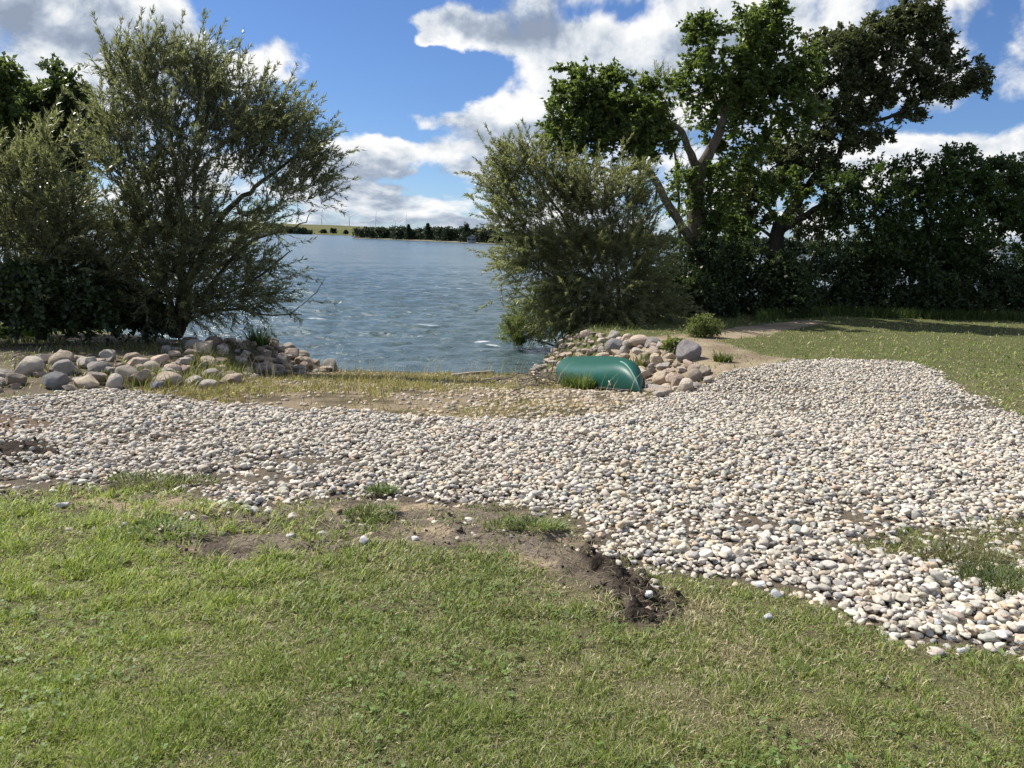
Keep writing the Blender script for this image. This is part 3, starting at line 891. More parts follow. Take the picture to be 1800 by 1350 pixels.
def spline(P, n):
    P = np.asarray(P, float); K = len(P)
    if K == 2: return P[0] + np.linspace(0, 1, n)[:, None] * (P[1] - P[0])
    Q = np.vstack([2 * P[0] - P[1], P, 2 * P[-1] - P[-2]]); t = np.linspace(0, K - 1 - 1e-6, n); i = t.astype(int); f = (t - i)[:, None]
    p0, p1, p2, p3 = Q[i], Q[i + 1], Q[i + 2], Q[i + 3]
    return 0.5 * ((2 * p1) + (-p0 + p2) * f + (2 * p0 - 5 * p1 + 4 * p2 - p3) * f ** 2 + (-p0 + 3 * p1 - 3 * p2 + p3) * f ** 3)


def rand_dirs(n, r):
    return unit(r.normal(size=(n, 3)))


def leaves(b, B, D, r, length, width, tint, flat=0.5, curl=0.12):
    """kite-shaped leaves at B along D"""
    n = len(B)
    upish = unit(np.array([0, 0, 1.0]) * flat + r.normal(size=(n, 3)) * (1 - flat * 0.6) * 0.9)
    S = unit(np.cross(D, upish)); N = np.cross(S, D)
    l = (length * r.uniform(0.7, 1.25, n))[:, None]; w_ = (width * r.uniform(0.75, 1.25, n))[:, None] / 2
    V = np.stack([B, B + D * l * 0.42 + S * w_ + N * l * curl * .5, B + D * l - N * l * curl, B + D * l * 0.42 - S * w_ + N * l * curl * .5], 1)
    b.add(V.reshape(-1, 3), None, (np.arange(n) * 4)[:, None] + np.arange(4)[None], np.repeat(tint, 4))


def attach(skel, targets, r, wb, r0=0.016, r1=0.005, sag=0.0, step=0.25):
    """thin branches from the limbs to every clump, growing on each other"""
    S = [np.asarray(skel)]; order = np.argsort([np.min(np.linalg.norm(skel - t, axis=1)) for t in targets])
    A = np.asarray(skel)
    dirs = {}
    for k in order:
        t = targets[k]; d = np.linalg.norm(A - t, axis=1) + 0.35 * np.maximum(A[:, 2] - t[2], 0)
        p = A[np.argmin(d)]
        L_ = np.linalg.norm(t - p)
        if L_ < 1e-3: dirs[k] = np.array([0, 0, 1.0]); continue
        n = max(3, int(L_ / step) + 2)
        mid = (p + t) / 2 + r.normal(0, 0.10 * L_, 3) + np.array([0, 0, sag * L_])
        C = spline([p, mid, t], n)
        rr = np.linspace(min(r0, 0.004 + 0.016 * L_), r1, n)
        wb.tube(C, rr, 4, cap=False)
        dirs[k] = unit(C[-1] - C[-2]); A = np.vstack([A, C[1:]])
    return dirs


def crown_points(blobs, r):
    pts, cen, bi = [], [], []
    for q, bl in enumerate(blobs):
        px, py, rx, ry, Y, n = bl[:6]
        c = at(px, py, Y); RX, RY = rx / FPX * Y, ry / FPX * Y; RD = bl[6] if len(bl) > 6 else (RX + RY) / 2
        u = rand_dirs(n, r) * (r.random((n, 1)) ** (1 / 2.3)) * np.where(r.random((n, 1)) < .22, r.uniform(1.0, 1.42, (n, 1)), .96)
        pts.append(c + u * np.array([RX, RD, RY])); cen.append(np.repeat([c], n, 0)); bi += [q] * n
    P, C = np.vstack(pts), np.vstack(cen)
    gap = fbm(P[:, 0] * 1.5 + P[:, 1] * .8, P[:, 2] * 1.5 + P[:, 1] * .6, 2, 311)
    k = gap > np.quantile(gap, .14) if len(P) > 30 else np.ones(len(P), bool)
    return P[k], C[k]


def make_tree(name, label, cat, base, limbs, blobs, style, leafm, barkm, seed, group=None, sides=9, twig_r=(0.016, 0.004), per=1.0, size=1.0, dead=(), wt=5, dens=1.0):
    r = np.random.default_rng(seed)
    base = np.asarray(base, float); base[2] = floor_z(base[0], base[1])[0]
    root = empty(name, base, label, cat, group)
    wb = MB(); skel = []
    for pts, ra, rb in limbs:
        P = np.array([p if len(p) == 3 and isinstance(p, np.ndarray) else at(*p) for p in pts], float)
        n = max(6, int(np.sum(np.linalg.norm(np.diff(P, axis=0), axis=1)) / 0.16))
        C = spline(P, n); C[1:-1] += r.normal(0, 0.012, (n - 2, 3))
        rad = ra + (rb - ra) * np.linspace(0, 1, n) ** 0.8
        wb.tube(C, rad, sides if ra > .05 else 5, wob=0.12); skel.append(C[n // 4:])
    skel = np.vstack(skel)
    blobs = [(*bl[:5], max(2, int(bl[5] * dens)), *bl[6:]) for bl in blobs]
    pts, cen = crown_points(blobs, r)
    tw = MB(); dirs = attach(skel, pts, r, tw, *twig_r)
    lb = MB(); n = len(pts)
    out = unit(pts - cen + 1e-4); grow = np.array([dirs[k] for k in range(n)])
    ctint = np.clip(r.normal(0.45, 0.18, n), 0, 1)
    if style == 'willow':
        for k in range(n):
            for t in range(wt):
                ln = r.uniform(0.22, 0.60) * size
                d0 = unit(unit(pts[k] - base - np.array([0, 0, .6])) * 0.60 + grow[k] * 0.2 + np.array([0, 0, 0.26]) + r.normal(0, 0.48, 3))
                if r.random() < .16:
                    ln *= 1.75; d0 = unit(d0 + 1.1 * unit(pts[k] - base - np.array([0, 0, .8])) + np.array([0, 0, .25]))
                K = 7; s = np.linspace(0, 1, K)[:, None]
                C = pts[k] + d0 * ln * s + np.array([0.12, 0, -0.16]) * ln * s ** 2
                tw.tube(C, np.linspace(0.0042, 0.0016, K), 3, cap=False)
                m_ = int(ln / 0.0145 * per); ss = np.sort(r.random(m_)) ** 0.8
                B = np.stack([np.interp(ss, s[:, 0], C[:, j]) for j in range(3)], -1)
                tg = unit(np.stack([np.interp(ss, s[:, 0], np.gradient(C[:, j])) for j in range(3)], -1))
                D = unit(tg * 1.0 + rand_dirs(m_, r) * 0.72)
                leaves(lb, B, D, r, 0.088 * (0.7 + 0.3 * size), 0.0155, np.clip(ctint[k] + r.normal(0, 0.22, m_), 0, 1), 0.35, 0.10)
    elif style in ('maple', 'elm', 'oak', 'shrub', 'fine'):
        P_ = dict(maple=(7, 8, 0.36, 0.11, 0.062, 3), elm=(7, 13, 0.38, 0.105, 0.062, 1), oak=(7, 10, 0.26, 0.105, 0.055, 2), shrub=(7, 13, 0.30, 0.085, 0.05, 1), fine=(9, 20, 0.30, 0.060, 0.013, 1))[style]
        nt, nl, tl, ll, lw, comp = P_
        nl = max(2, int(nl * per))
        for k in range(n):
            dd = unit(out[k] * 0.55 + rand_dirs(nt, r) * 0.9 + np.array([0, 0, 0.25]))
            for t in range(nt):
                ln = tl * size * r.uniform(0.5, 1.2)
                K = 4; s = np.linspace(0, 1, K)[:, None]
                C = pts[k] + dd[t] * ln * s + np.array([0, 0, -0.12]) * ln * s ** 2
                if t < 3: tw.tube(C, np.linspace(0.004, 0.0015, K), 3, cap=False)
                ss = r.random(nl) ** 0.7
                B = np.stack([np.interp(ss, s[:, 0], C[:, j]) for j in range(3)], -1)
                D = unit(dd[t] * 0.4 + rand_dirs(nl, r) * 0.9 + np.array([0, 0, -0.22]))
                B = B + D * 0.03 * r.random((nl, 1))
                ti = np.clip(ctint[k] + r.normal(0, 0.2, nl), 0, 1)
                for c_ in range(comp):
                    D2 = D if c_ == 0 else unit(D + np.cross(D, np.array([0, 0, 1.0])) * (0.9 if c_ == 1 else -0.9))
                    leaves(lb, B, D2, r, ll * (1 if c_ == 0 else .85) * (0.75 + .25 * size), lw, ti, 0.62, 0.13)
    for pts_, ra, rb in dead:
        P = np.array([at(*p) for p in pts_], float); C = spline(P, 14); wb.tube(C, np.linspace(ra, rb, 14), 5)
    wb.build('trunk', barkm, root, smooth=True, loc=base)
    tw.build('branches', barkm, root, loc=base)
    lb.build('crown' if cat == 'tree' else 'foliage', leafm, root, loc=base)
    return root


def G(px, py): return gpix(px, py)[0]


# ---- left bank
wY = 12.4
base = at(312, 588, wY)
make_tree('willow_tree', 'big grey-green willow leaning over the water on the left bank', 'tree', base,
          [([(312, 592, wY), (335, 500, wY), (386, 389, wY + .1), (448, 330, wY + .1), (517, 275, wY)], .085, .02),
           ([(308, 590, wY), (322, 470, wY + .2), (318, 350, wY + .3), (300, 240, wY + .4), (290, 150, wY + .3)], .075, .015),
           ([(305, 590, wY), (250, 510, wY - .1), (165, 440, wY - .3), (120, 380, wY - .5)], .065, .02),
           ([(318, 588, wY), (344, 540, wY - .1), (396, 518, wY - .3), (465, 479, wY - .4), (500, 452, wY - .4), (514, 440, wY - .4)], .045, .007),
           ([(318, 590, wY), (344, 556, wY - .1), (413, 543, wY - .3), (475, 553, wY - .4), (530, 553, wY - .4)], .040, .008),
           ([(508, 554, wY - .4), (551, 520, wY - .4), (566, 500, wY - .45), (572, 486, wY - .45)], .009, .003),
           ([(325, 560, wY), (380, 490, wY + .1), (430, 434, wY + .2), (482, 410, wY + .3), (530, 396, wY + .4), (544, 376, wY + .4)], .045, .006),
           ([(330, 540, wY), (340, 400, wY - .3), (351, 258, wY - .4), (400, 170, wY - .4)], .05, .012),
           ([(308, 570, wY), (270, 430, wY + .5), (220, 300, wY + .6), (200, 180, wY + .5)], .055, .012)],
          [(235, 165, 55, 50, wY + .3, 22), (320, 145, 58, 45, wY + .2, 24), (400, 180, 58, 45, wY, 24), (225, 235, 74, 55, wY, 34), (345, 230, 82, 65, wY, 42),
           (445, 240, 66, 52, wY, 30), (500, 225, 44, 40, wY + .1, 15), (538, 275, 38, 46, wY, 17), (545, 335, 34, 32, wY, 9), (460, 312, 70, 50, wY - .1, 32), (360, 320, 92, 60, wY - .2, 46),
           (240, 325, 92, 60, wY - .1, 46), (430, 385, 70, 40, wY, 24), (195, 420, 85, 60, wY - .3, 40), (295, 420, 85, 60, wY - .2, 46), (385, 460, 60, 50, wY, 26), (425, 525, 48, 30, wY - .3, 14),
           (260, 500, 85, 52, wY - .3, 42), (345, 530, 60, 40, wY - .3, 26), (450, 475, 30, 28, wY - .4, 7), (205, 125, 20, 22, wY, 5), (290, 105, 45, 20, wY, 8), (220, 100, 10, 22, wY, 3), (370, 125, 36, 20, wY, 7), (150, 250, 42, 70, wY, 18), (340, 450, 70, 60, wY + .5, 30)],
          'willow', M_WILLOW, M_TWIG, 101, per=1.0, dens=1.6, wt=4)
yY = 11.6
make_tree('willow_tree', 'shorter dense willow at the left edge in front of the ash', 'tree', at(70, 590, yY),
          [([(70, 596, yY), (60, 480, yY), (30, 380, yY), (10, 300, yY)], .06, .015), ([(75, 596, yY), (110, 480, yY), (130, 380, yY), (120, 300, yY)], .06, .015)],
          [(30, 310, 65, 50, yY, 26), (110, 290, 55, 50, yY, 22), (20, 400, 75, 55, yY, 32), (120, 390, 65, 60, yY, 30), (60, 470, 90, 55, yY, 40), (-50, 380, 60, 80, yY, 24), (140, 480, 70, 50, yY + .3, 30), (20, 480, 60, 60, yY + .4, 26)],
          'willow', M_WILLOW, M_TWIG, 102, dens=1.8, wt=4)
aY = 14.6
make_tree('ash_tree', 'leafy green ash with upright shoots rising behind the left willows', 'tree', at(95, 575, aY),
          [([(95, 580, aY), (95, 400, aY), (92, 250, aY), (94, 130, aY)], .09, .012), ([(95, 420, aY), (50, 300, aY), (40, 200, aY)], .05, .012), ([(95, 380, aY), (130, 280, aY), (135, 170, aY)], .05, .012)],
          [(94, 145, 12, 22, aY, 7), (90, 175, 46, 30, aY, 20), (52, 175, 20, 26, aY, 8), (128, 170, 20, 30, aY, 9), (70, 225, 60, 40, aY, 26), (125, 230, 40, 45, aY, 18), (80, 300, 70, 50, aY, 24), (40, 260, 40, 40, aY, 14), (90, 380, 70, 60, aY, 20)],
          'elm', M_ASH, M_BARKD, 103, size=.72, dens=1.7)
make_tree('ash_tree', 'half hidden leafy tree cut by the left picture edge', 'tree', at(-30, 575, 13.6),
          [([(-30, 580, 13.6), (-25, 400, 13.6), (-8, 220, 13.6), (2, 130, 13.6)], .08, .012)],
          [(0, 140, 18, 24, 13.6, 8), (-8, 190, 28, 40, 13.6, 15), (-30, 230, 50, 60, 13.6, 20), (-50, 340, 60, 70, 13.6, 20)], 'elm', M_ASH, M_BARKD, 104, size=.72, dens=1.7)
SHL = [(30, 590, 11.0, [(30, 520, 60, 45, 11.0, 26), (-30, 530, 50, 45, 11, 14)], 'dark dogwood bush at the left edge above the soil bank'),
       (120, 588, 11.4, [(115, 515, 60, 48, 11.4, 28), (150, 545, 45, 30, 11.3, 14)], 'dark leafy bush between the left edge and the willow stems'),
       (205, 588, 12.3, [(205, 535, 50, 40, 12.3, 24), (250, 555, 45, 25, 12.2, 14)], 'low dark bush in the shade at the foot of the left willow')]
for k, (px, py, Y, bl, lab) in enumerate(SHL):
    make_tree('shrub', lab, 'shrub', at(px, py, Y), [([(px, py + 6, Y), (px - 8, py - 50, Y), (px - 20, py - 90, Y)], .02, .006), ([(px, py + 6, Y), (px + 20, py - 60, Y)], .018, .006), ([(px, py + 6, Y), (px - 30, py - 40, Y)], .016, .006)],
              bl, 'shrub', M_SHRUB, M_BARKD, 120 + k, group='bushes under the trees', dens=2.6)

# ---- right bank
bY = 16.8
make_tree('willow_bush', 'broad olive green willow bush beside the water on the right bank', 'shrub', at(1085, 584, bY),
          [([(1085, 590, bY), (1050, 500, bY), (1000, 400, bY), (945, 320, bY), (920, 280, bY)], .06, .01), ([(1090, 590, bY), (1085, 480, bY), (1070, 370, bY), (1060, 310, bY)], .06, .012),
           ([(1080, 590, bY), (1020, 530, bY - .2), (950, 470, bY - .3), (890, 420, bY - .3)], .05, .01), ([(1095, 590, bY), (1130, 500, bY), (1140, 400, bY)], .05, .012), ([(1075, 592, bY), (1010, 560, bY - .4), (950, 545, bY - .5)], .035, .01)],
          [(925, 300, 46, 34, bY, 16), (885, 330, 30, 40, bY, 9), (905, 380, 48, 45, bY - .1, 20), (985, 345, 62, 48, bY, 30), (1065, 350, 62, 50, bY, 30), (1125, 350, 32, 40, bY, 12), (935, 440, 58, 45, bY - .2, 26),
           (1020, 440, 75, 55, bY, 40), (1105, 450, 60, 58, bY, 34), (1000, 520, 75, 38, bY - .4, 36), (1080, 530, 65, 45, bY - .3, 36), (1150, 525, 42, 45, bY - .2, 20), (960, 400, 80, 70, bY + .3, 14), (1060, 410, 90, 80, bY + .4, 20), (1040, 500, 100, 60, bY + .2, 30), (960, 500, 50, 40, bY - .4, 18), (1090, 560, 70, 28, bY - .6, 24), (1010, 560, 50, 22, bY - .7, 14), (900, 460, 28, 30, bY - .2, 7), (890, 285, 20, 20, bY, 4)],
          'willow', M_WILLOW2, M_TWIG, 131, per=1.1, size=1.1, dens=2.3, wt=5)
gY = 18.2
make_tree('shrub', 'small feathery bright green bush hanging over the water beside the right heap', 'shrub', at(985, 606, gY),
          [([(990, 610, gY), (960, 580, gY), (930, 560, gY)], .03, .008), ([(990, 610, gY), (940, 598, gY - .1), (905, 585, gY - .1)], .025, .008), ([(990, 610, gY), (985, 560, gY), (975, 530, gY)], .025, .008)],
          [(925, 560, 42, 32, gY, 40), (965, 545, 34, 26, gY, 30), (905, 583, 26, 18, gY - .1, 18), (935, 590, 30, 12, gY, 12)], 'fine', M_BRIGHT, M_BARKD, 132, size=.9, per=1.6, group='bushes under the trees')
mY = 19.0
make_tree('maple_tree', 'forked maple with bare grey trunk and bright green leaves on the right bank', 'tree', at(1236, 552, mY),
          [([(1238, 558, mY), (1230, 465, mY), (1223, 380, mY), (1224, 330, mY), (1228, 296, mY)], .25, .20),
           ([(1228, 300, mY), (1250, 262, mY - .1), (1270, 215, mY - .2), (1276, 188, mY - .2), (1300, 130, mY), (1330, 70, mY)], .16, .03),
           ([(1227, 300, mY), (1213, 268, mY - .2), (1200, 237, mY - .3), (1180, 217, mY - .4)], .11, .06),
           ([(1226, 450, mY), (1208, 412, mY - .3), (1178, 366, mY - .6), (1152, 318, mY - .8), (1130, 294, mY - .8), (1090, 304, mY - .9)], .13, .06),
           ([(1130, 294, mY - .8), (1110, 250, mY - .8), (1060, 225, mY - .8), (1010, 190, mY - .8)], .06, .02),
           ([(1090, 304, mY - .9), (1040, 290, mY - 1), (980, 262, mY - 1)], .05, .02),
           ([(1276, 190, mY - .2), (1310, 180, mY), (1350, 150, mY + .3), (1390, 110, mY + .4)], .07, .02), ([(1272, 215, mY), (1255, 150, mY + .2), (1240, 80, mY + .2)], .05, .015)],
          [(985, 245, 36, 32, mY - 1, 18), (1005, 190, 42, 44, mY - .8, 24), (1010, 150, 30, 22, mY - .8, 10), (1065, 185, 48, 46, mY - .8, 24), (1080, 145, 24, 22, mY - .8, 8), (1105, 225, 60, 55, mY - .9, 34), (1050, 255, 50, 30, mY - 1, 18), (1150, 175, 30, 36, mY - .7, 11), (1145, 250, 40, 40, mY - .7, 18),
           (1235, 70, 24, 36, mY, 12), (1240, 130, 36, 50, mY, 22), (1290, 110, 48, 62, mY, 34), (1335, 60, 36, 42, mY, 20), (1365, 100, 44, 44, mY + .2, 24), (1400, 120, 30, 36, mY + .3, 12), (1265, 185, 48, 38, mY + .3, 20), (1330, 185, 60, 50, mY + .2, 30), (1395, 190, 40, 46, mY + .4, 18),
           (1300, 255, 50, 45, mY + .5, 22), (1310, 340, 55, 45, mY + 1.0, 18), (1390, 345, 40, 50, mY + 1.0, 14), (1290, 420, 50, 40, mY + .8, 16), (1195, 330, 26, 40, mY + .9, 8), (1245, 320, 30, 26, mY - .3, 8), (1245, 375, 32, 36, mY - .3, 12), (1345, 20, 26, 16, mY, 7), (1210, 150, 18, 22, mY, 5)],
          'maple', M_MAPLE, M_BARK, 133, dens=1.35, dead=[([(1075, 195, mY - .8), (1050, 160, mY - .8), (1035, 130, mY - .8), (1028, 118, mY - .8)], .012, .004), ([(1052, 165, mY - .8), (1046, 130, mY - .8), (1043, 106, mY - .8)], .01, .003), ([(1150, 360, mY - .7), (1154, 330, mY - .7), (1138, 300, mY - .7)], .035, .02)])
make_tree('willow_tree', 'thin silvery willow seen behind the fork of the maple', 'tree', at(1195, 540, 21.5),
          [([(1195, 545, 21.5), (1195, 400, 21.5), (1185, 260, 21.5), (1172, 180, 21.5)], .07, .012)],
          [(1168, 165, 28, 36, 21.5, 11), (1185, 230, 34, 40, 21.5, 12), (1200, 320, 36, 40, 21.5, 12)], 'willow', M_WILLOW2, M_TWIG, 134, per=.7)
kY = 21.6
make_tree('oak_tree', 'dark gnarled oak leaning to the right over the lawn', 'tree', at(1362, 545, kY),
          [([(1360, 548, kY), (1362, 470, kY), (1364, 425, kY), (1370, 390, kY)], .24, .19),
           ([(1368, 400, kY), (1405, 350, kY), (1440, 303, kY), (1478, 265, kY), (1500, 190, kY), (1548, 134, kY), (1580, 50, kY), (1605, 15, kY)], .16, .02),
           ([(1372, 405, kY), (1410, 382, kY - .3), (1443, 361, kY - .4), (1491, 334, kY - .5), (1540, 330, kY - .6)], .12, .03),
           ([(1500, 215, kY), (1560, 207, kY - .2), (1615, 178, kY - .3), (1646, 165, kY - .4), (1694, 164, kY - .4), (1730, 140, kY - .4)], .06, .012),
           ([(1368, 390, kY), (1350, 365, kY), (1318, 345, kY), (1290, 310, kY)], .08, .02), ([(1364, 425, kY), (1340, 405, kY), (1310, 398, kY)], .06, .02),
           ([(1405, 350, kY), (1400, 290, kY + .4), (1420, 220, kY + .5), (1450, 140, kY + .5)], .08, .02), ([(1548, 134, kY), (1600, 110, kY), (1640, 70, kY)], .04, .012), ([(1520, 160, kY), (1500, 110, kY), (1490, 80, kY)], .04, .012)],
          [(1600, 32, 36, 34, kY, 24), (1645, 62, 28, 26, kY, 16), (1632, 28, 22, 18, kY, 9), (1560, 68, 42, 32, kY, 24), (1505, 82, 46, 34, kY, 28), (1455, 98, 44, 40, kY, 24), (1560, 125, 66, 38, kY, 38), (1640, 122, 46, 30, kY - .2, 26), (1690, 125, 36, 26, kY - .3, 20), (1720, 142, 22, 20, kY - .4, 10), (1650, 158, 40, 13, kY - .3, 12),
           (1585, 185, 50, 22, kY - .2, 20), (1500, 175, 64, 46, kY, 38), (1435, 165, 46, 52, kY + .2, 30), (1435, 240, 58, 46, kY, 30), (1510, 235, 40, 24, kY, 14), (1390, 290, 52, 44, kY, 28), (1340, 300, 56, 54, kY + .3, 28), (1450, 300, 40, 26, kY - .2, 12), (1310, 380, 48, 40, kY + .2, 20), (1430, 400, 60, 40, kY + .6, 18), (1480, 370, 40, 30, kY - .2, 12), (1270, 440, 50, 50, kY + .6, 18)],
          'oak', M_OAK, M_BARKD, 135, dens=1.7)
eY = 20.6
make_tree('elm_tree', 'dark spreading elm at the right edge of the lawn', 'tree', at(1640, 552, eY),
          [([(1640, 556, eY), (1640, 470, eY), (1630, 390, eY), (1600, 320, eY)], .16, .03), ([(1640, 470, eY), (1690, 390, eY), (1740, 320, eY)], .09, .02), ([(1640, 450, eY), (1580, 400, eY), (1520, 350, eY)], .08, .02), ([(1650, 490, eY), (1720, 430, eY - .2), (1790, 370, eY - .3)], .07, .02)],
          [(1500, 345, 55, 42, eY, 22), (1560, 320, 46, 36, eY, 20), (1618, 318, 48, 38, eY, 22), (1685, 312, 48, 36, eY, 22), (1745, 318, 44, 38, eY, 20), (1795, 330, 40, 40, eY, 18), (1850, 350, 50, 50, eY, 16), (1540, 405, 70, 50, eY, 34), (1630, 400, 75, 50, eY, 38), (1720, 385, 70, 46, eY, 32), (1790, 390, 50, 35, eY - .2, 20), (1840, 430, 50, 50, eY, 16), (1690, 285, 26, 16, eY, 6), (1600, 455, 90, 36, eY, 34), (1710, 440, 50, 30, eY - .1, 16)],
          'elm', M_ELM, M_BARKD, 136, size=1.05, dens=1.6)
SHR = [(1238, 562, 18.3, [(1225, 515, 34, 34, 18.3, 16), (1255, 535, 32, 24, 18.3, 10), (1240, 460, 28, 36, 18.6, 8)], 'dark bush hiding the foot of the maple trunk'),
       (1185, 575, 18.6, [(1190, 535, 40, 36, 18.6, 16), (1180, 480, 40, 40, 18.8, 14)], 'dark bush between the willow bush and the maple trunk'),
       (1290, 560, 19.4, [(1290, 490, 50, 55, 19.4, 26), (1300, 540, 40, 24, 19.2, 12)], 'dark bush just right of the maple trunk'),
       (1372, 560, 18.8, [(1368, 492, 36, 36, 18.8, 22), (1378, 530, 42, 28, 18.7, 16), (1365, 465, 20, 20, 18.8, 6)], 'sunlit tipped sumac bush at the corner of the lawn below the oak'),
       (1445, 553, 20.3, [(1450, 490, 55, 55, 20.3, 32), (1450, 535, 50, 18, 20, 10)], 'black shaded bush right of the sumac below the oak'),
       (1535, 552, 20.6, [(1540, 485, 60, 60, 20.6, 36), (1540, 535, 50, 18, 20.2, 10)], 'shaded bush along the lawn edge left of the elm trunk'),
       (1630, 552, 20.2, [(1630, 495, 60, 52, 20.2, 34), (1630, 537, 50, 16, 20, 10)], 'shaded bush in front of the elm trunk'),
       (1715, 551, 20.4, [(1715, 500, 55, 46, 20.4, 30), (1715, 537, 50, 16, 20, 10)], 'shaded bush along the lawn edge right of the elm trunk'),
       (1800, 551, 20.6, [(1800, 510, 55, 40, 20.6, 26), (1860, 510, 50, 40, 20.6, 14)], 'low shaded bush at the right picture edge')]
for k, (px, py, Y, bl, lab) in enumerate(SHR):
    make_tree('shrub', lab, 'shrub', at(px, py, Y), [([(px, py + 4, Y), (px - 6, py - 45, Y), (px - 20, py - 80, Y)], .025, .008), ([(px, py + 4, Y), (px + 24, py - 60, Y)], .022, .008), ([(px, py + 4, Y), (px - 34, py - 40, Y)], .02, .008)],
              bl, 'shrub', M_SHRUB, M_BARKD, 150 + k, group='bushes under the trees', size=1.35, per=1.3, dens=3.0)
q = G(1237, 592)
make_tree('shrub', 'small upright bright green shrub on the bare soil below the maple', 'shrub', q, [([q, q + np.array([0, 0, .3]), q + np.array([-.05, 0, .5])], .008, .003), ([q, q + np.array([.15, 0, .4])], .007, .003), ([q, q + np.array([-.17, 0, .35])], .007, .003)],
          [(1236, 570, 16, 14, q[1], 22), (1222, 580, 10, 10, q[1], 8), (1250, 580, 10, 9, q[1], 8)], 'fine', M_BRIGHT, M_BARKD, 170, size=.6, per=.9, group='small plants on the right bank')
q = G(1184, 622)
make_tree('leafy_plant', 'broad leaved green plant beside the purplish grey boulder', 'plant', q, [([q, q + np.array([0, 0, .2])], .006, .003), ([q, q + np.array([.08, 0, .17])], .005, .003)],
          [(1184, 611, 11, 8, q[1], 8)], 'shrub', M_BRIGHT, M_BARKD, 171, size=.35, per=.5, group='small plants on the right bank')


# ================================================================== CANOE
CROLL = R(-13)


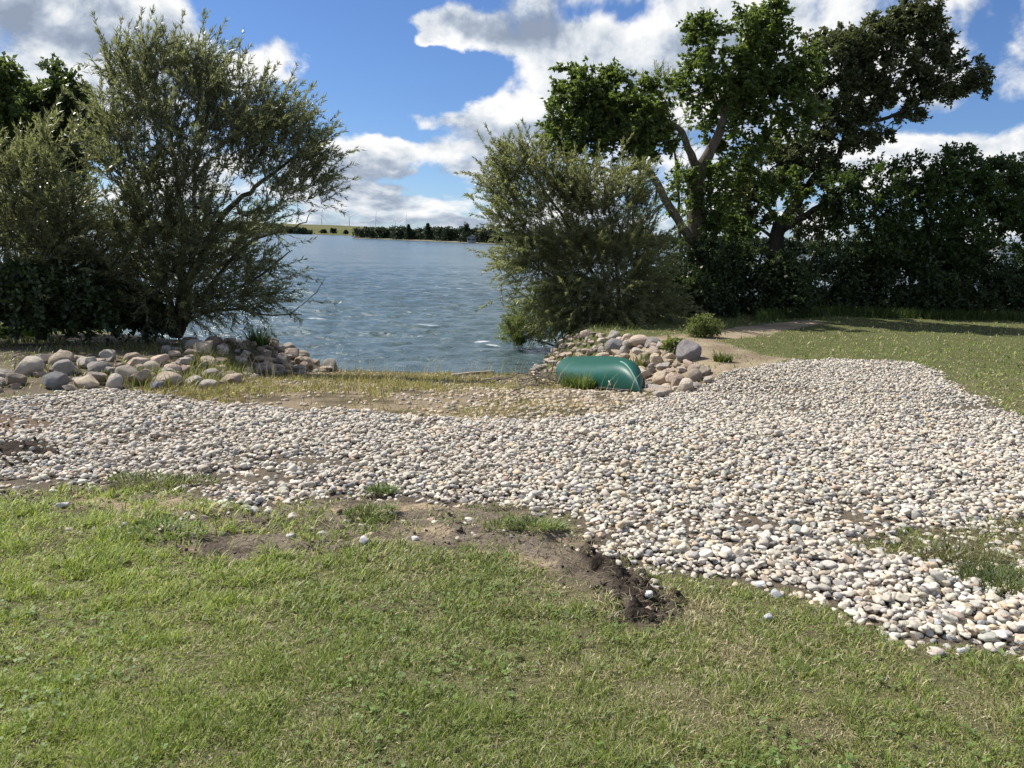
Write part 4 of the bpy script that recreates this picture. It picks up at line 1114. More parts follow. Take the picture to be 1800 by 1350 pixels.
def build_canoe():
    near = G(1124, 697); far = G(1006, 655)
    near = np.array([1.575, 9.2]); far = np.array([0.93, 13.3])
    ax = far - near; Lc = np.linalg.norm(ax); ax /= Lc; ctr = (near + far) / 2
    side = np.array([ax[1], -ax[0]])
    zg = lambda t: float(floor_z(*(ctr + ax * t * Lc / 2))[0])
    z0, z1 = zg(-0.97), zg(0.97)
    root_z = (z0 + z1) / 2; slope = (z1 - z0) / Lc
    root = empty('canoe', (ctr[0], ctr[1], root_z), 'green canoe lying upside down against the right heap of boulders', 'canoe')
    yaw = math.atan2(ax[1], ax[0]); pitch = -math.atan(slope)
    root.rotation_euler = (CROLL, pitch, yaw); root.location.z += .02
    K, S = 81, 41
    t = np.linspace(-1, 1, K); at_ = np.abs(t)
    hb = 0.43 * np.maximum(1 - at_ ** 2.1, 0) ** 0.82 + 0.004
    gun = 0.03 + 0.10 * (1 - at_ ** 2.0)
    top = 0.375 + 0.0 * t
    # the stem: the keel line rounds down to the ground over the last stretch
    e = np.clip((at_ - 0.70) / 0.30, 0, 1)
    keel = gun + (top - gun) * np.maximum(1 - e ** 2.3, 0) ** .75
    V = []; uvt = []
    for k in range(K):
        ph = np.linspace(0, np.pi, S); c, s = np.cos(ph), np.sin(ph)
        full = np.interp(at_[k], [0, .6, 1], [0.55, 0.62, 1.0])
        y = hb[k] * np.sign(c) * np.abs(c) ** full; z = gun[k] + (keel[k] - gun[k]) * np.abs(s) ** np.interp(at_[k], [0, .7, 1], [.62, .75, 1])
        y *= 1 + 0.03 * np.sin(np.pi * np.clip((z - gun[k]) / 0.3, 0, 1))
        V.append(np.stack([np.full(S, t[k] * Lc / 2), y, z], -1))
    V = np.array(V)
    i = np.arange(K - 1)[:, None] * S + np.arange(S - 1)[None]
    b = MB(); b.add(V.reshape(-1, 3), None, np.stack([i, i + S, i + S + 1, i + 1], -1).reshape(-1, 4))
    # inner skin, for thickness
    Vi = V.copy(); Vi[..., 1] *= 0.975; Vi[..., 2] -= 0.012
    b.add(Vi.reshape(-1, 3), None, np.stack([i, i + 1, i + S + 1, i + S], -1).reshape(-1, 4))
    m, T = material('green_hull')
    co = T.node('ShaderNodeTexCoord').outputs['Object']
    n = T.noise(co, 3, 5); n2 = T.noise(co, 40, 3)
    mp = T.node('ShaderNodeMapping'); T.l.new(co, mp.inputs[0]); mp.inputs['Scale'].default_value = (1.2, 14, 14)
    scr = T.smooth(T.noise(mp.outputs[0], 3.0, 6, .7), 0.62, 0.70)
    c = T.mix(n, (0.0045, 0.068, 0.050), (0.008, 0.088, 0.062))
    sepz = T.node('ShaderNodeSeparateXYZ'); T.l.new(co, sepz.inputs[0])
    c = T.mix(T.m('MULTIPLY', scr, T.m('MULTIPLY', T.smooth(sepz.outputs[2], .22, .42), .35)), c, (.22, .33, .29))
    c = T.mix(T.m('MULTIPLY', T.smooth(n2, .55, .75), .12), c, (.25, .30, .26))
    p = T.node('ShaderNodeBsdfPrincipled'); T.l.new(c, p.inputs['Base Color']); p.inputs['Roughness'].default_value = 0.48; p.inputs['Specular IOR Level'].default_value = 0.45
    bp = T.node('ShaderNodeBump'); bp.inputs['Strength'].default_value = 0.12; bp.inputs['Distance'].default_value = 0.02; T.l.new(n, bp.inputs['Height']); T.l.new(bp.outputs[0], p.inputs['Normal'])
    finish(T, p.outputs[0])
    b.build('hull', m, root, smooth=True)
    trim = plain_mat('black_gunwale', (.022, .024, .023), .5)
    for s_, jj in ((1, 0), (-1, S - 1)):
        g = MB(); C = V[2:-2, jj].copy(); C[:, 1] += s_ * 0.008; g.tube(C, 0.016, 8); g.build('gunwale', trim, root, smooth=True)
    worn = plain_mat('worn_stem_edge', (.16, .30, .25), .6, amt=.4)
    for sg in (0, 1):
        st = V[:12, S // 2] if sg == 0 else V[-12:, S // 2]
        C = st + np.array([-0.004 if sg == 0 else .004, 0, .002]); g = MB(); g.tube(C, 0.011, 6); g.build('stem_band', worn, root, smooth=True)
    for sg in (-1, 1):
        d = MB(); xe = sg * Lc / 2 * 0.985; xi = sg * Lc / 2 * 0.86; hw_ = float(np.interp(.86, t, hb)) * .95
        zt = float(np.interp(.9, t, gun)) + .012
        pts = np.array([[xe, 0, zt], [xi, hw_, zt], [xi, -hw_, zt], [xe, 0, zt + .012], [xi, hw_, zt + .012], [xi, -hw_, zt + .012]])
        d.add(pts, [[0, 2, 1], [3, 4, 5]], [[0, 1, 4, 3], [1, 2, 5, 4], [2, 0, 3, 5]]); d.build('deck_plate', trim, root)
    for xp, nm in ((-.9, 'seat'), (1.0, 'seat'), (0, 'thwart')):
        w_ = float(np.interp(xp / (Lc / 2), t, hb)); zg_ = float(np.interp(xp / (Lc / 2), t, gun)) + .02
        hw_ = .12 if nm == 'seat' else .03
        d = MB(); x0, x1, y1, za, zb_ = xp - hw_, xp + hw_, w_ * .95, zg_, zg_ + .02
        Vb = np.array([[x0, -y1, za], [x1, -y1, za], [x1, y1, za], [x0, y1, za], [x0, -y1, zb_], [x1, -y1, zb_], [x1, y1, zb_], [x0, y1, zb_]])
        d.add(Vb, None, [[0, 3, 2, 1], [4, 5, 6, 7], [0, 1, 5, 4], [1, 2, 6, 5], [2, 3, 7, 6], [3, 0, 4, 7]]); d.build(nm, trim, root)
    # white cord loop on the near flank
    k = 7; j = S - 5
    o_ = V[k, j] if V[k, j, 1] * 1 > 0 else V[k, j]
    jl = 4 if (ctr + side * 1 - ctr)[0] < 0 else S - 5
    # the flank that faces the camera side (towards -x of the world)
    yl = np.array([-ax[1], ax[0]])
    jl = 3 if yl[0] < 0 else S - 4
    q0 = V[9, jl]; outw = np.array([0, math.copysign(1, q0[1]), 0])
    a = np.linspace(0, 2 * np.pi, 14); lp = q0 + outw * 0.012 + np.stack([0.022 * np.cos(a), 0.012 * np.sin(a) * outw[1] * 0.6, 0.028 * np.sin(a) - 0.01], -1)
    g = MB(); g.tube(lp, 0.007, 6); g.build('cord_loop', plain_mat('white_cord', (.75, .74, .70), .7), root, smooth=True)


build_canoe()


# ================================================================== STICKS AND DRIFTWOOD
M_STICK = bark_mat('weathered_wood', (.20, .165, .13), (.42, .37, .31), 30); M_STICKD = bark_mat('damp_wood', (.07, .055, .042), (.17, .14, .11), 30)
r = np.random.default_rng(91)


def stick(P0, P1, ra, rb, mat, label, group=None, bend=.06, fork=False):
    P0, P1 = np.asarray(P0, float), np.asarray(P1, float); Ln = np.linalg.norm(P1 - P0)
    C = spline([P0, P0 + (P1 - P0) * .35 + r.normal(0, bend * Ln, 3) * [1, 1, .6], P0 + (P1 - P0) * .7 + r.normal(0, bend * Ln, 3) * [1, 1, .6], P1], 12)
    C[:, 2] = np.maximum(C[:, 2], floor_z(C[:, 0], C[:, 1]) + ra * .5)
    b = MB(); b.tube(C, np.linspace(ra, rb, 12), 6, wob=.2)
    if fork:
        f0 = C[6]; d = unit(P1 - P0); f1 = f0 + (d + r.normal(0, .45, 3)) * Ln * .3; b.tube(spline([f0, (f0 + f1) / 2 + r.normal(0, .02, 3), f1], 6), np.linspace(rb * 1.2, rb * .5, 6), 5)
    o = b.build('stick', mat, smooth=True, loc=C[0]); tag(o, label, 'stick', group)


for k in range(30):
    px = r.normal(925, 22); py = r.normal(676, 7)
    q = G(px, py); a = r.uniform(0, 6.28); ln = r.uniform(.35, .95)
    d = np.array([math.cos(a), math.sin(a) * .7, 0]) * ln / 2; lift = np.array([0, 0, r.uniform(.02, .22)])
    stick(q - d + lift * .4, q + d + lift + np.array([0, 0, r.normal(0, .07)]), r.uniform(.007, .014), .003, M_STICK if k % 3 else M_STICKD,
          'dry weathered stick tangled in the brush heap left of the canoe', 'sticks in the brush heap', fork=k % 2 == 0)
a, b_ = G(945, 668), G(930, 640); stick(a + [0, 0, .03], b_ + [0, 0, .28], .018, .010, plain_mat('bleached_wood', (.60, .55, .47), .8), 'long bleached stick leaning on the boulders left of the canoe', bend=.02)
a = G(966, 672); stick(a, a + np.array([.05, .05, .34]), .016, .008, M_STICK, 'short pale stick standing upright beside the far end of the canoe', bend=.03)
a, b_ = G(970, 664), G(990, 668); stick(a + [0, 0, .1], b_ + [0.1, 0, .16], .016, .01, M_STICK, 'short stick lying across stones behind the canoe', bend=.03)
a, b_ = G(1040, 697), G(1118, 688); stick(a, b_ + [0, -.15, .05], .009, .004, M_STICK, 'thin dry stick on the ground in front of the canoe', bend=.03)
a, b_ = G(795, 662), G(890, 656); stick(a, b_, .035, .03, plain_mat('water_worn_log', (.40, .34, .26), .85, amt=.4), 'long pale log lying along the waterline at the beach', bend=.004)
a, b_ = G(1700, 955), G(1785, 1000); stick(a, b_, .006, .003, M_STICK, 'thin dry stalk lying on the worn gravel near the right edge')

# ================================================================== GRASS
M_GRASS = col_mat('grass_blade', 0.55, 0.35, 30, 0.12, 0.0, trans=0.30)


def blades(b, x, y, z, length, width, lean, colr, r, az=None):
    n = len(x); az = r.random(n) * 6.28 if az is None else az
    h = np.stack([np.cos(az), np.sin(az), np.zeros(n)], -1); s = np.stack([-np.sin(az + r.normal(0, .6, n)), np.cos(az), np.zeros(n)], -1)
    B = np.stack([x, y, z], -1); cl, sl_ = np.cos(lean)[:, None], np.sin(lean)[:, None]; L_ = length[:, None]; W = (width / 2)[:, None]; upv = np.array([0, 0, 1.0])
    mid = B + (upv * cl + h * sl_) * L_ * .55; l2 = np.minimum(lean + .5, 1.65); tip = mid + (upv * np.cos(l2)[:, None] + h * np.sin(l2)[:, None]) * L_ * .5
    V = np.stack([B - s * W, B + s * W, mid + s * W * .8, mid - s * W * .8, tip], 1)
    k = (np.arange(n) * 5)[:, None]
    b.add(V.reshape(-1, 3), k + np.array([[3, 2, 4]]), k + np.array([[0, 1, 2, 3]]), np.repeat(colr, 5, 0))


def grass_density(x, y):
    g = soft_zone(x, y, Z_GRAVEL, 5, .06); s = soft_zone(x, y, Z_SOIL, 5, .07); d = np.maximum(soft_zone(x, y, Z_DARK), soft_zone(x, y, Z_DARK2)); br = soft_zone(x, y, Z_BARE); lb = soft_zone(x, y, Z_LBANK)
    bw = soft_zone(x, y, Z_BROWN)
    D = 1 - np.clip(g * 1.0, 0, 1)
    sg = np.clip(.96 - .45 * sm((fbm(x * 3, y * 4, 3, 121) - .54) / .12) - .45 * sm((-x - 1.5) / .9), .3, 1)
    D = D * (1 - sg * s) * (1 - .90 * d) * (1 - .72 * br) * (1 - .78 * lb) * (1 - .8 * bw)
    D = np.where(is_beach(x, y) & (y > 6.4), 0.0, D)
    D = D + .40 * soft_zone(x, y, Z_PATCH)
    h = ground_base(x, y)
    return np.where(h < -.4, 0, np.clip(D, 0, 1))


# dryness of the turf, by place
DRY = [(1230, 1080, .22, .16, .8), (1290, 1150, .18, .2, .6), (1050, 1040, .35, .2, .75), (1200, 1230, .3, .15, .5), (230, 1200, .25, .12, .35), (620, 1180, .2, .1, .3), (1720, 1250, .4, .15, .4), (1450, 1290, .15, .08, .6), (560, 1290, .15, .1, .35),
       (1000, 1180, .3, .2, .35), (1500, 630, .6, .6, .3), (1700, 680, .6, .4, .45), (1650, 655, .5, .3, .5), (20, 1000, .4, .25, .25)]
DRYW = [(*gpix(a, b)[0][:2], c, d, e) for a, b, c, d, e in DRY]


def grass_colour(x, y, r):
    n = len(x)
    pn = fbm(x * 2.1, y * 2.1, 4, 81); pn2 = fbm(x * 8, y * 8, 3, 83)
    dry = .24 + .9 * np.clip(pn - .50, 0, 1) + .35 * (pn2 - .5)
    for a, b_, c, d, e in DRYW: dry = np.maximum(dry, dry * .5 + e * np.exp(-((x - a) / c) ** 2 - ((y - b_) / d) ** 2))
    lush = sm((-x - .2) / 1.6)
    dry = dry - .10 * lush + .12 * sm((x - .2) / 1.0)
    gr = np.array([[.165, .225, .036], [.210, .265, .045], [.120, .170, .036], [.250, .280, .065], [.185, .205, .085]])[r.choice(5, n, p=[.3, .25, .2, .13, .12])]
    gr = gr * (1 + .42 * lush[:, None] * np.array([1.1, 1.05, .5]))
    st = np.array([[.42, .36, .20], [.36, .30, .16], [.28, .23, .13], [.46, .42, .28]])[r.choice(4, n)]
    isdry = r.random(n) < np.clip(dry, .04, .92)
    c = np.where(isdry[:, None], st, gr) * r.uniform(.55, 1.45, (n, 1))
    return c, isdry


def build_lawn():
    r = np.random.default_rng(55); b = MB()
    N = 860000
    # more, finer blades close by; fewer, wider ones far off
    yinv = r.uniform(1 / 26.0, 1 / 1.55, N); y = 1 / yinv
    x = r.uniform(-1, 1, N) * (0.84 * y + 1.0)
    k = r.random(N) < grass_density(x, y) * np.where(y > 7, .75, 1); x, y = x[k], y[k]
    k = r.random(len(x)) < .35 + .9 * fbm(x * 9, y * 9, 3, 88); x, y = x[k], y[k]; n = len(x)
    z = floor_z(x, y)
    sc = np.clip(y / 3.2, .8, 3.2)
    c, dry = grass_colour(x, y, r)
    tuft = np.clip((fbm(x * 9, y * 9, 3, 88) - .28) * 1.9, 0, 1)
    ln = (.015 + .040 * tuft) * r.uniform(.55, 1.4, n) * (1 + .25 * (sc - 1))
    lush = sm((-x - .1) / 1.4) * np.exp(-((y - 4.0) / .8) ** 2); ln = ln * (1 + .5 * lush)
    wd = .0044 * sc * r.uniform(.7, 1.3, n)
    lean = np.clip(np.where(dry, r.normal(1.05, .3, n), r.normal(.72, .34, n)), .05, 1.5)
    az = np.where(r.random(n) < .5, r.normal(.4, .9, n) + 2 * fbm(x * .8, y * .8, 2, 93), r.random(n) * 6.28)
    blades(b, x, y, z - .003, ln, wd, lean, c, r, az)
    # clover and other broad little leaves
    M_ = 9000
    y2 = 1 / r.uniform(1 / 7.5, 1 / 1.55, M_); x2 = r.uniform(-1, 1, M_) * (.84 * y2 + 1.0)
    k = (r.random(M_) < grass_density(x2, y2)) & (r.random(M_) < sm((fbm(x2 * 1.6, y2 * 1.6, 4, 97) - .42) / .25)); x2, y2 = x2[k], y2[k]; n2 = len(x2)
    z2 = floor_z(x2, y2) + r.uniform(.012, .034, n2)
    c2 = np.array([.14, .205, .055]) * r.uniform(.7, 1.4, (n2, 1)) * np.array([1, 1, 1])
    for lobe in range(3):
        a = r.random(n2) * 6.28 if lobe == 0 else a0 + lobe * 2.09
        if lobe == 0: a0 = a
        D = unit(np.stack([np.cos(a), np.sin(a), r.normal(0.05, .25, n2)], -1)); S = unit(np.cross(D, np.array([0, 0, 1.0]) + r.normal(0, .25, (n2, 3)))); l = r.uniform(.010, .018, n2)[:, None]
        B = np.stack([x2, y2, z2], -1)
        V = np.stack([B, B + D * l * .55 + S * l * .5, B + D * l, B + D * l * .55 - S * l * .5], 1)
        b.add(V.reshape(-1, 3), None, (np.arange(n2) * 4)[:, None] + np.arange(4)[None], np.repeat(c2, 4, 0))
    tag(b.build('lawn_grass', M_GRASS, attr='gcol'), 'short mown grass with straw coloured and lush green patches', 'grass', kind='stuff')
    print('blades', n, n2)
    # cut clippings and straw thrown on soil, gravel edges and turf
    b = MB(); N = 36000
    y = 1 / r.uniform(1 / 18, 1 / 1.6, N); x = r.uniform(-1, 1, N) * (.76 * y + .5)
    zz = .10 + .35 * ((fbm(x * 1.1 + 3, y * 1.5, 3, 71) > .60) & (y < 6)) + .85 * soft_zone(x, y, Z_SOIL, 5, .15) + .8 * soft_zone(x, y, Z_PATCH) + .3 * soft_zone(x, y, Z_DARK) + .9 * soft_zone(x, y, Z_BARE) + .6 * soft_zone(x, y, Z_LBANK)
    g = soft_zone(x, y, Z_GRAVEL, 5, .05); zz = zz * np.where(g > .9, np.where(soft_zone(x, y, Z_PATCH) > .3, 1, .12), 1)
    k = r.random(N) < zz; x, y = x[k], y[k]; n = len(x)
    c = np.array([[.34, .28, .17], [.22, .18, .10], [.12, .15, .05], [.42, .38, .28]])[r.choice(4, n, p=[.35, .25, .25, .15])]
    blades(b, x, y, floor_z(x, y) + .006 + .03 * r.random(n) * (soft_zone(x, y, Z_GRAVEL, 3) > .5), r.uniform(.03, .09, n), .0028 * np.clip(y / 3, .8, 2.5), np.full(n, 1.42) + r.normal(0, .1, n), c, r)
    tag(b.build('grass_clippings', M_GRASS, attr='gcol'), 'dry clippings and straw strewn over the brown soil strip', 'clippings', kind='stuff')


build_lawn()


def build_weeds():
    """the yellowing weeds of the strip above the water"""
    r = np.random.default_rng(66); b = MB(); N = 90000
    x = r.uniform(-3.9, 2.3, N); y = r.uniform(6.3, 14.2, N)
    px, py = project(np.stack([x, y, hgt(x, y)], -1))
    cl = fbm(x * 1.5, y * 1.2, 4, 99)
    dens = np.clip((cl - .40) * 4.2, .06, 1) * (.35 + .65 * sm((1.0 - x) / 2.2)) * np.interp(py, [648, 660, 668, 690, 720, 742], [0, .5, .8, .9, .6, .25])
    k = is_beach(x, y) & (r.random(N) < dens) & ~in_poly(px, py, Z_GRAVEL); x, y = x[k], y[k]; n = len(x)
    pal = np.array([[.34, .30, .08], [.25, .25, .065], [.15, .18, .05], [.40, .34, .18], [.20, .13, .08]])
    c = pal[r.choice(5, n, p=[.24, .22, .17, .22, .15])] * r.uniform(.7, 1.2, (n, 1))
    h = .035 + .12 * np.clip(fbm(x * 2.4, y * 2.4, 3, 103) - .3, 0, 1)
    blades(b, x, y, floor_z(x, y), h * r.uniform(.5, 1.5, n), .007 * r.uniform(.7, 1.4, n), np.abs(r.normal(.55, .4, n)), c, r)
    # scattered taller stalks
    n2 = 260; x = r.uniform(-3.4, 1.4, n2); y = r.uniform(8.0, 13.6, n2); k = is_beach(x, y); x, y = x[k], y[k]; n2 = len(x)
    blades(b, x, y, floor_z(x, y), r.uniform(.2, .5, n2), np.full(n2, .006), np.abs(r.normal(.2, .15, n2)), pal[[3] * n2] * .9, r)
    # weeds between the left heap's stones, on the left bank and at the foot of the right trees
    for lo, hi, yr, nn, hh, cc in ((-8.5, -3.4, (8.3, 12.2), 5200, .11, (.11, .12, .045)), (1.5, 9.0, (13.5, 18.6), 5200, .13, (.10, .13, .04)), (-4.4, -3.3, (7.9, 11.0), 1500, .16, (.19, .20, .06))):
        x = r.uniform(lo, hi, nn); y = r.uniform(*yr, nn); k = (fbm(x * 1.3, y * 1.3, 3, 107) > .52) & (ground_base(x, y) > -.8) & (soft_zone(x, y, Z_BARE, 3) < .5); x, y = x[k], y[k]
        if yr[1] > 15: k = (y > np.interp(x, [1.5, 3, 5, 6.2, 9], [14, 15.0, 15.8, 17.2, 18.8])); x, y = x[k], y[k]
        n = len(x)
        blades(b, x, y, floor_z(x, y), hh * r.uniform(.4, 1.6, n), .011 * r.uniform(.7, 1.4, n), np.abs(r.normal(.4, .3, n)), np.array(cc) * r.uniform(.6, 1.4, (n, 1)), r)
    # long grass along the hedge foot
    x = r.uniform(5.5, 16, 9000); y = np.interp(x, [5.5, 6.5, 8, 16], [17.4, 18.4, 19.3, 19.6]) + r.normal(0, .16, 9000)
    n = len(x); blades(b, x, y, floor_z(x, y), r.uniform(.10, .34, n), .014 * np.ones(n), np.abs(r.normal(.3, .25, n)), np.array([.075, .11, .026]) * r.uniform(.6, 1.4, (n, 1)), r)
    tag(b.build('weeds', M_GRASS, attr='gcol'), 'yellowing weeds and rough grass between gravel, boulders and water', 'weeds', kind='stuff')


build_weeds()
r = np.random.default_rng(72)
CLUMPS = [(652, 910, .15, .035, 520, (.15, .19, .06), 'dark green grass clump on the tan soil at the gravel edge'),
          (942, 930, .17, .04, 600, (.17, .215, .07), 'tangled green grass clump where soil meets gravel in the middle'),
          (885, 932, .11, .03, 220, (.15, .18, .06), 'small flattened grass clump left of the tangled one on the soil'),
          (290, 940, .24, .04, 560, (.16, .22, .05), 'uprooted green grass clump on the soil near the left lawn'),
          (672, 868, .10, .04, 260, (.10, .15, .04), 'small green grass clump among the pebbles'),
          (262, 852, .26, .045, 500, (.14, .17, .04), 'yellow green grass clump at the left gravel edge'),
          (345, 850, .16, .035, 220, (.12, .14, .04), 'grass clump among pebbles right of the yellow green one'),
          (30, 592, .40, .18, 1100, (.12, .19, .03), 'bright green grass clump on the bank at the left edge'),
          (456, 606, .17, .30, 260, (.045, .080, .022), 'dark reedy clump at the water behind the left heap'),
          (497, 602, .10, .26, 90, (.08, .13, .035), 'small light reed clump at the water right of the dark one'),
          (1270, 636, .13, .12, 260, (.11, .14, .04), 'little green grass clump beside the purplish grey boulder'),
          (1018, 684, .22, .20, 520, (.12, .17, .045), 'green weed clump in front of the canoe'),
          (1120, 650, .14, .22, 200, (.13, .15, .05), 'dry weed clump between the canoe and the boulders'),
          (1690, 985, .22, .07, 420, (.14, .14, .06), 'flattened grass clump on the worn gravel at the right'),
          (1760, 1035, .22, .08, 420, (.10, .13, .04), 'green grass clump by the worn gravel at the right edge')]
for px, py, rad, hh, n, c, lab in CLUMPS:
    q = G(px, py); a = r.random(n) * 6.28; rr = rad * np.sqrt(r.random(n)); x = q[0] + rr * np.cos(a); y = q[1] + rr * np.sin(a) * .6
    b = MB(); z = floor_z(x, y)
    blades(b, x, y, z + (.02 if py > 700 else 0), hh * r.uniform(.5, 1.5, n), np.full(n, .004 + .0006 * q[1]), np.abs(r.normal(.75 if py > 700 else .35, .35, n)), np.array(c) * r.uniform(.65, 1.5, (n, 1)) * r.uniform(.9, 1.1, (n, 3)), r, a + r.normal(0, .9, n))
    tag(b.build('grass_clump', M_GRASS, attr='gcol', loc=(q[0], q[1], float(floor_z(q[0], q[1])[0]))), lab, 'grass clump', 'grass and weed clumps')

# ================================================================== FAR SHORE
def far_ridge(name, pts, y_d, mat, depth, seed):
    """a long hill: outline of (px, py_top) at a distance, down to the water, with real depth"""
    r = np.random.default_rng(seed); px = np.linspace(pts[0][0], pts[-1][0], 160); py = np.interp(px, [p[0] for p in pts], [p[1] for p in pts])
    Y = np.interp(px, [p[0] for p in pts], [p[2] for p in pts])
    top = at(px, py, Y + depth * .6); V = []
    prof = [(-.15, -.06), (0, .0), (.12, .34), (.3, .68), (.5, .92), (.7, 1.0), (1.0, .8), (1.5, .0)]
    for f, hgt_ in prof:
        z = WATER_Z - .4 + (top[:, 2] - WATER_Z + .4) * hgt_ * (1 + .04 * (fbm(px * .05, px * 0 + f * 9, 3, seed) - .5)); s = (Y + depth * f) / (Y + depth * .6)
        V.append(np.stack([top[:, 0] * s, Y + depth * f, z], -1))
    V = np.array(V); n = len(px); K = len(prof); b = MB(); i = np.arange(K - 1)[:, None] * n + np.arange(n - 1)[None]
    b.add(V.reshape(-1, 3), None, np.stack([i, i + 1, i + n + 1, i + n], -1).reshape(-1, 4)); return b.build(name, mat, smooth=True)


mh, T = material('far_pasture')
co = T.node('ShaderNodeTexCoord').outputs['Object']
n1 = T.noise(co, .02, 6, .6); n2 = T.noise(co, .12, 4, .6)
cc = T.mix(T.smooth(n1, .35, .65), (.095, .105, .050), (.145, .138, .072)); cc = T.mix(T.m('MULTIPLY', T.smooth(n2, .55, .7), .5), cc, (.08, .10, .045))
p = T.node('ShaderNodeBsdfPrincipled'); T.l.new(cc, p.inputs['Base Color']); p.inputs['Roughness'].default_value = 1; p.inputs['Specular IOR Level'].default_value = 0
finish(T, p.outputs[0])
tag(far_ridge('hill', [(-700, 372, 1000), (100, 384, 1000), (440, 391, 1000), (540, 394, 960), (600, 396, 900), (680, 400, 800), (780, 406, 700), (900, 414, 600)], 900, mh, 260, 3), kind='structure')
mr, T = material('far_bank'); p = T.node('ShaderNodeBsdfPrincipled'); co = T.node('ShaderNodeTexCoord').outputs['Object']
T.l.new(T.mix(T.noise(co, .3, 5), (.10, .10, .05), (.22, .19, .12)), p.inputs['Base Color']); p.inputs['Roughness'].default_value = 1; finish(T, p.outputs[0])
tag(far_ridge('far_bank', [(622, 415, 440), (720, 418, 390), (860, 424, 330), (1100, 436, 280), (1400, 448, 250), (1800, 460, 225), (2400, 484, 215)], 300, mr, 60, 5), kind='structure')

M_FARLEAF = leaf_mat('far_leaf', (.016, .028, .016), (.048, .066, .030), (.05, .08, .03), .15, .6, .2); 


def far_crown(b, c, w_, h_, r, n, leaf=.8):
    """a lobed crown of leaf clumps around c, the foot at c"""
    lob = []
    for k in range(7): lob.append((r.normal(0, .28, 2) * w_, r.uniform(.35, .85) * h_, r.uniform(.22, .36)))
    for xy, zz, s in lob:
        m = n // 7; u = rand_dirs(m, r) * r.random((m, 1)) ** .4
        B = np.array([c[0] + xy[0], c[1] + xy[1], c[2] + zz * .92]) + u * np.array([w_ * s, w_ * s, h_ * s * .8])
        leaves(b, B, unit(rand_dirs(m, r) + np.array([0, 0, -.2])), r, leaf, leaf * .7, np.clip(r.normal(.45, .25, m), 0, 1), .4)
    m = n // 4; B = np.stack([c[0] + r.normal(0, .33, m) * w_, c[1] + r.normal(0, .33, m) * w_, c[2] + r.random(m) ** 1.2 * h_ * .45], -1)
    leaves(b, B, unit(rand_dirs(m, r)), r, leaf, leaf * .7, np.clip(r.normal(.35, .2, m), 0, 1), .4)


def bank_z(Y): return WATER_Z + 0.6


r = np.random.default_rng(202); b = MB()
for px in np.concatenate([np.arange(632, 880, 5.0), np.arange(880, 1900, 16.0)]):
    Y = np.interp(px, [622, 720, 860, 1100, 1400, 1800, 2400], [452, 405, 345, 296, 266, 240, 225]) + r.uniform(0, 14)
    p0 = at(px + r.normal(0, 4), 400, Y); topy = np.interp(px, [625, 640, 690, 740, 800, 860, 1000, 1400, 1800], [406, 399, 398, 401, 399, 401, 406, 418, 426]) + r.normal(0, 2)
    ztop = at(px, topy, Y)[2]; far_crown(b, (p0[0], Y, WATER_Z + .1), r.uniform(4.5, 6.5), ztop - WATER_Z, r, 520, 1.0)
tag(b.build('distant_woods', M_FARLEAF), 'dark band of woods along the far shore of the lake', 'woods', kind='stuff')
b = MB()
for px in np.arange(330, 545, 6.0):
    Y = 940 + r.uniform(-20, 20); p0 = at(px, 400, Y); ty = np.interp(px, [330, 450, 490, 545], [387, 388, 393, 404]); ztop = at(px, ty + r.normal(0, 1), Y)[2]; far_crown(b, (p0[0], Y, WATER_Z), 11, max(ztop - WATER_Z, 4), r, 380, 2.0)
tag(b.build('distant_woods', M_FARLEAF), 'wooded slope at the left end of the far pasture hill', 'woods', kind='stuff')
for px, top, foot, wpx, Y, lab in ((752, 394, 424, 13, 392, 'dark pointed tree standing above the woods on the far shore'), (816, 390, 426, 18, 362, 'tallest broad tree above the woods on the far shore'), (718, 396, 422, 12, 402, 'rounded tree above the woods left of the pointed one'),
                                    (586, 402, 409, 9, 880, 'round bush on the far pasture hill by the water'), (568, 404, 409, 11, 890, 'low wide bush left of the round one on the far hill'), (608, 405, 410, 6, 840, 'small bush nearest the woods on the far hill')):
    b = MB(); p0 = at(px, foot, Y); ztop = at(px, top, Y)[2]; h_ = ztop - WATER_Z if Y < 500 else (foot - top) / FPX * Y; zf = WATER_Z + .1 if Y < 500 else p0[2]
    w_ = wpx / FPX * Y
    n = 900
    if 'pointed' in lab:
        u = r.random(n) ** .6; a = r.random(n) * 6.28; rad = w_ * .5 * (1 - u) ** .8; B = np.stack([p0[0] + rad * np.cos(a), Y + rad * np.sin(a), zf + u * h_], -1); leaves(b, B, unit(rand_dirs(n, r)), r, .9, .6, np.clip(r.normal(.45, .2, n), 0, 1), .4)
    else: far_crown(b, (p0[0], Y, zf), w_ * .75, h_, r, n, .9 if Y < 500 else 1.6)
    base = (p0[0], Y, zf)
    root = empty('distant_tree' if Y < 500 else 'distant_bush', base, lab, 'tree' if Y < 500 else 'bush'); b.build('crown', M_FARLEAF, root, loc=base)
    tb = MB(); tb.tube(np.array([[p0[0], Y, zf - .5], [p0[0], Y, zf + h_ * .6]]), [h_ * .03, h_ * .012], 6); tb.build('trunk', M_BARKD, root, loc=base)

# houses on the far shore
M_WHITEW = plain_mat('white_siding', (.70, .69, .66), .7); M_ROOFG = plain_mat('grey_shingles', (.20, .19, .19), .9); M_GLASSD = plain_mat('dark_window', (.03, .035, .04), .15)


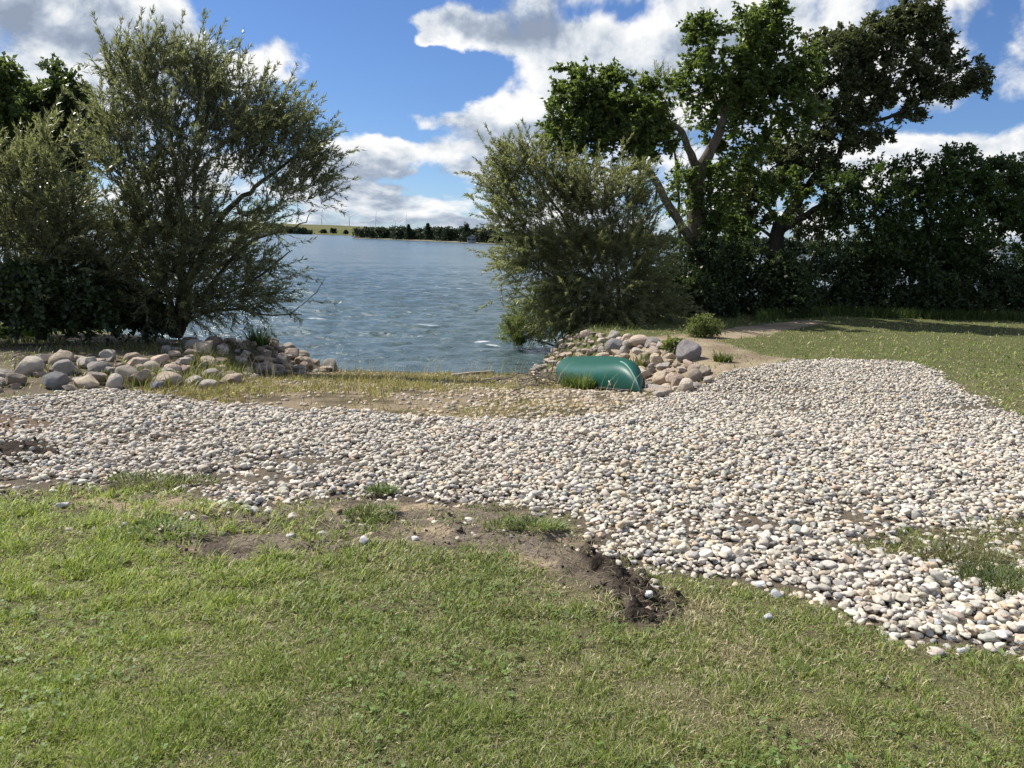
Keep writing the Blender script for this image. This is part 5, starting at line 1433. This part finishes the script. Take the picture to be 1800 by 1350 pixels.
def house(px, Y, w_, h_, lab, wall, roof):
    p0 = at(px, 420, Y); base = (p0[0], Y, WATER_Z + .6); root = empty('lake_house', base, lab, 'house'); d = w_ * .7
    b = MB(); x, y = w_ / 2, d / 2
    V = np.array([[-x, -y, -.5], [x, -y, -.5], [x, y, -.5], [-x, y, -.5], [-x, -y, h_], [x, -y, h_], [x, y, h_], [-x, y, h_], [0, -y, h_ * 1.6], [0, y, h_ * 1.6]])
    b.add(V, [[4, 5, 8], [6, 7, 9]], [[0, 1, 5, 4], [1, 2, 6, 5], [2, 3, 7, 6], [3, 0, 4, 7]]); b.build('wall', wall, root)
    b = MB(); e = .4
    for s in (-1, 1):
        q = np.array([[s * (x + e), -y - e, h_ - .25], [s * (x + e), y + e, h_ - .25], [0, y + e, h_ * 1.6 + .1], [0, -y - e, h_ * 1.6 + .1]]); q2 = q + [0, 0, .25]
        b.add(np.vstack([q, q2]), None, [[0, 1, 2, 3], [7, 6, 5, 4], [0, 3, 7, 4], [0, 4, 5, 1], [1, 5, 6, 2], [2, 6, 7, 3]])
    b.build('roof', roof, root)
    for wx in (-.25, .25):
        b = MB(); q = np.array([[wx * w_ - .6, -y - .06, h_ * .35], [wx * w_ + .6, -y - .06, h_ * .35], [wx * w_ + .6, -y - .06, h_ * .75], [wx * w_ - .6, -y - .06, h_ * .75]]); b.add(np.vstack([q, q + [0, .05, 0]]), None, [[0, 1, 2, 3], [0, 4, 5, 1], [1, 5, 6, 2], [2, 6, 7, 3], [3, 7, 4, 0]]); b.build('window', M_GLASSD, root)


house(1768, 232, 5.5, 2.4, 'white house on the far shore seen below the elm branches', M_WHITEW, M_ROOFG)
house(829, 338, 3.6, 1.7, 'grey house half hidden in the woods on the far shore', plain_mat('grey_siding', (.26, .26, .26), .8), plain_mat('dark_shingles', (.14, .14, .15), .9))

# wind turbines on the plain beyond
M_TURB = plain_mat('turbine_paint', (.80, .81, .82), .6, amt=.05, scale=.05)
TURB = [(565, 378, 3300, .3, 'leftmost and nearest wind turbine on the horizon'), (614, 381, 3500, 1.2, 'second wind turbine from the left on the horizon'), (660, 385, 3900, .15, 'third wind turbine from the left, above the pasture hill end'),
        (695, 389, 4600, .9, 'small faint wind turbine above the left end of the far woods'), (714, 387, 4200, .05, 'wind turbine beside the rounded tree top of the far woods'), (733, 396, 4700, .6, 'wind turbine sunk behind the woods, blades just showing')]
for px, py, Y, ph, lab in TURB:
    hub = at(px, py, Y); base = (hub[0], Y, hub[2] - 82); root = empty('wind_turbine', base, lab, 'wind turbine', 'wind turbines on the horizon')
    b = MB(); zz = np.linspace(0, 80, 8); b.tube(np.stack([zz * 0, zz * 0, zz], -1), np.linspace(2.6, 1.5, 8), 12); b.build('tower', M_TURB, root, smooth=True)
    b = MB(); b.tube(np.array([[0, -3, 82], [0, -2, 82], [0, 5, 82], [0, 6.5, 82]], float), [1.4, 1.9, 1.9, 1.2], 10); b.build('nacelle', M_TURB, root, smooth=True)
    b = MB(); b.tube(np.array([[0, -5.6, 82], [0, -5.0, 82], [0, -3, 82]], float), [.5, 1.3, 1.5], 10); b.build('hub', M_TURB, root, smooth=True)
    for k in range(3):
        a = ph + k * 2.0944; d = np.array([math.sin(a), 0, math.cos(a)]); s = np.array([math.cos(a), 0, -math.sin(a)]); b = MB(); st = np.array([0, .15, .3, .6, .85, 1.0]); ch = np.array([.9, 1.9, 1.7, 1.2, .75, .2])
        V = []
        for t_, c_ in zip(st, ch):
            o_ = np.array([0, -4.2, 82]) + d * (1 + 40 * t_); V += [o_ - s * c_ * .3, o_ + np.array([0, -.35, 0]), o_ + s * c_, o_ + np.array([0, .35, 0])]
        q = []
        for i_ in range(5):
            for j_ in range(4): q.append([i_ * 4 + j_, i_ * 4 + (j_ + 1) % 4, i_ * 4 + 4 + (j_ + 1) % 4, i_ * 4 + 4 + j_])
        b.add(np.array(V), None, q); b.build('blade', M_TURB, root, smooth=True)
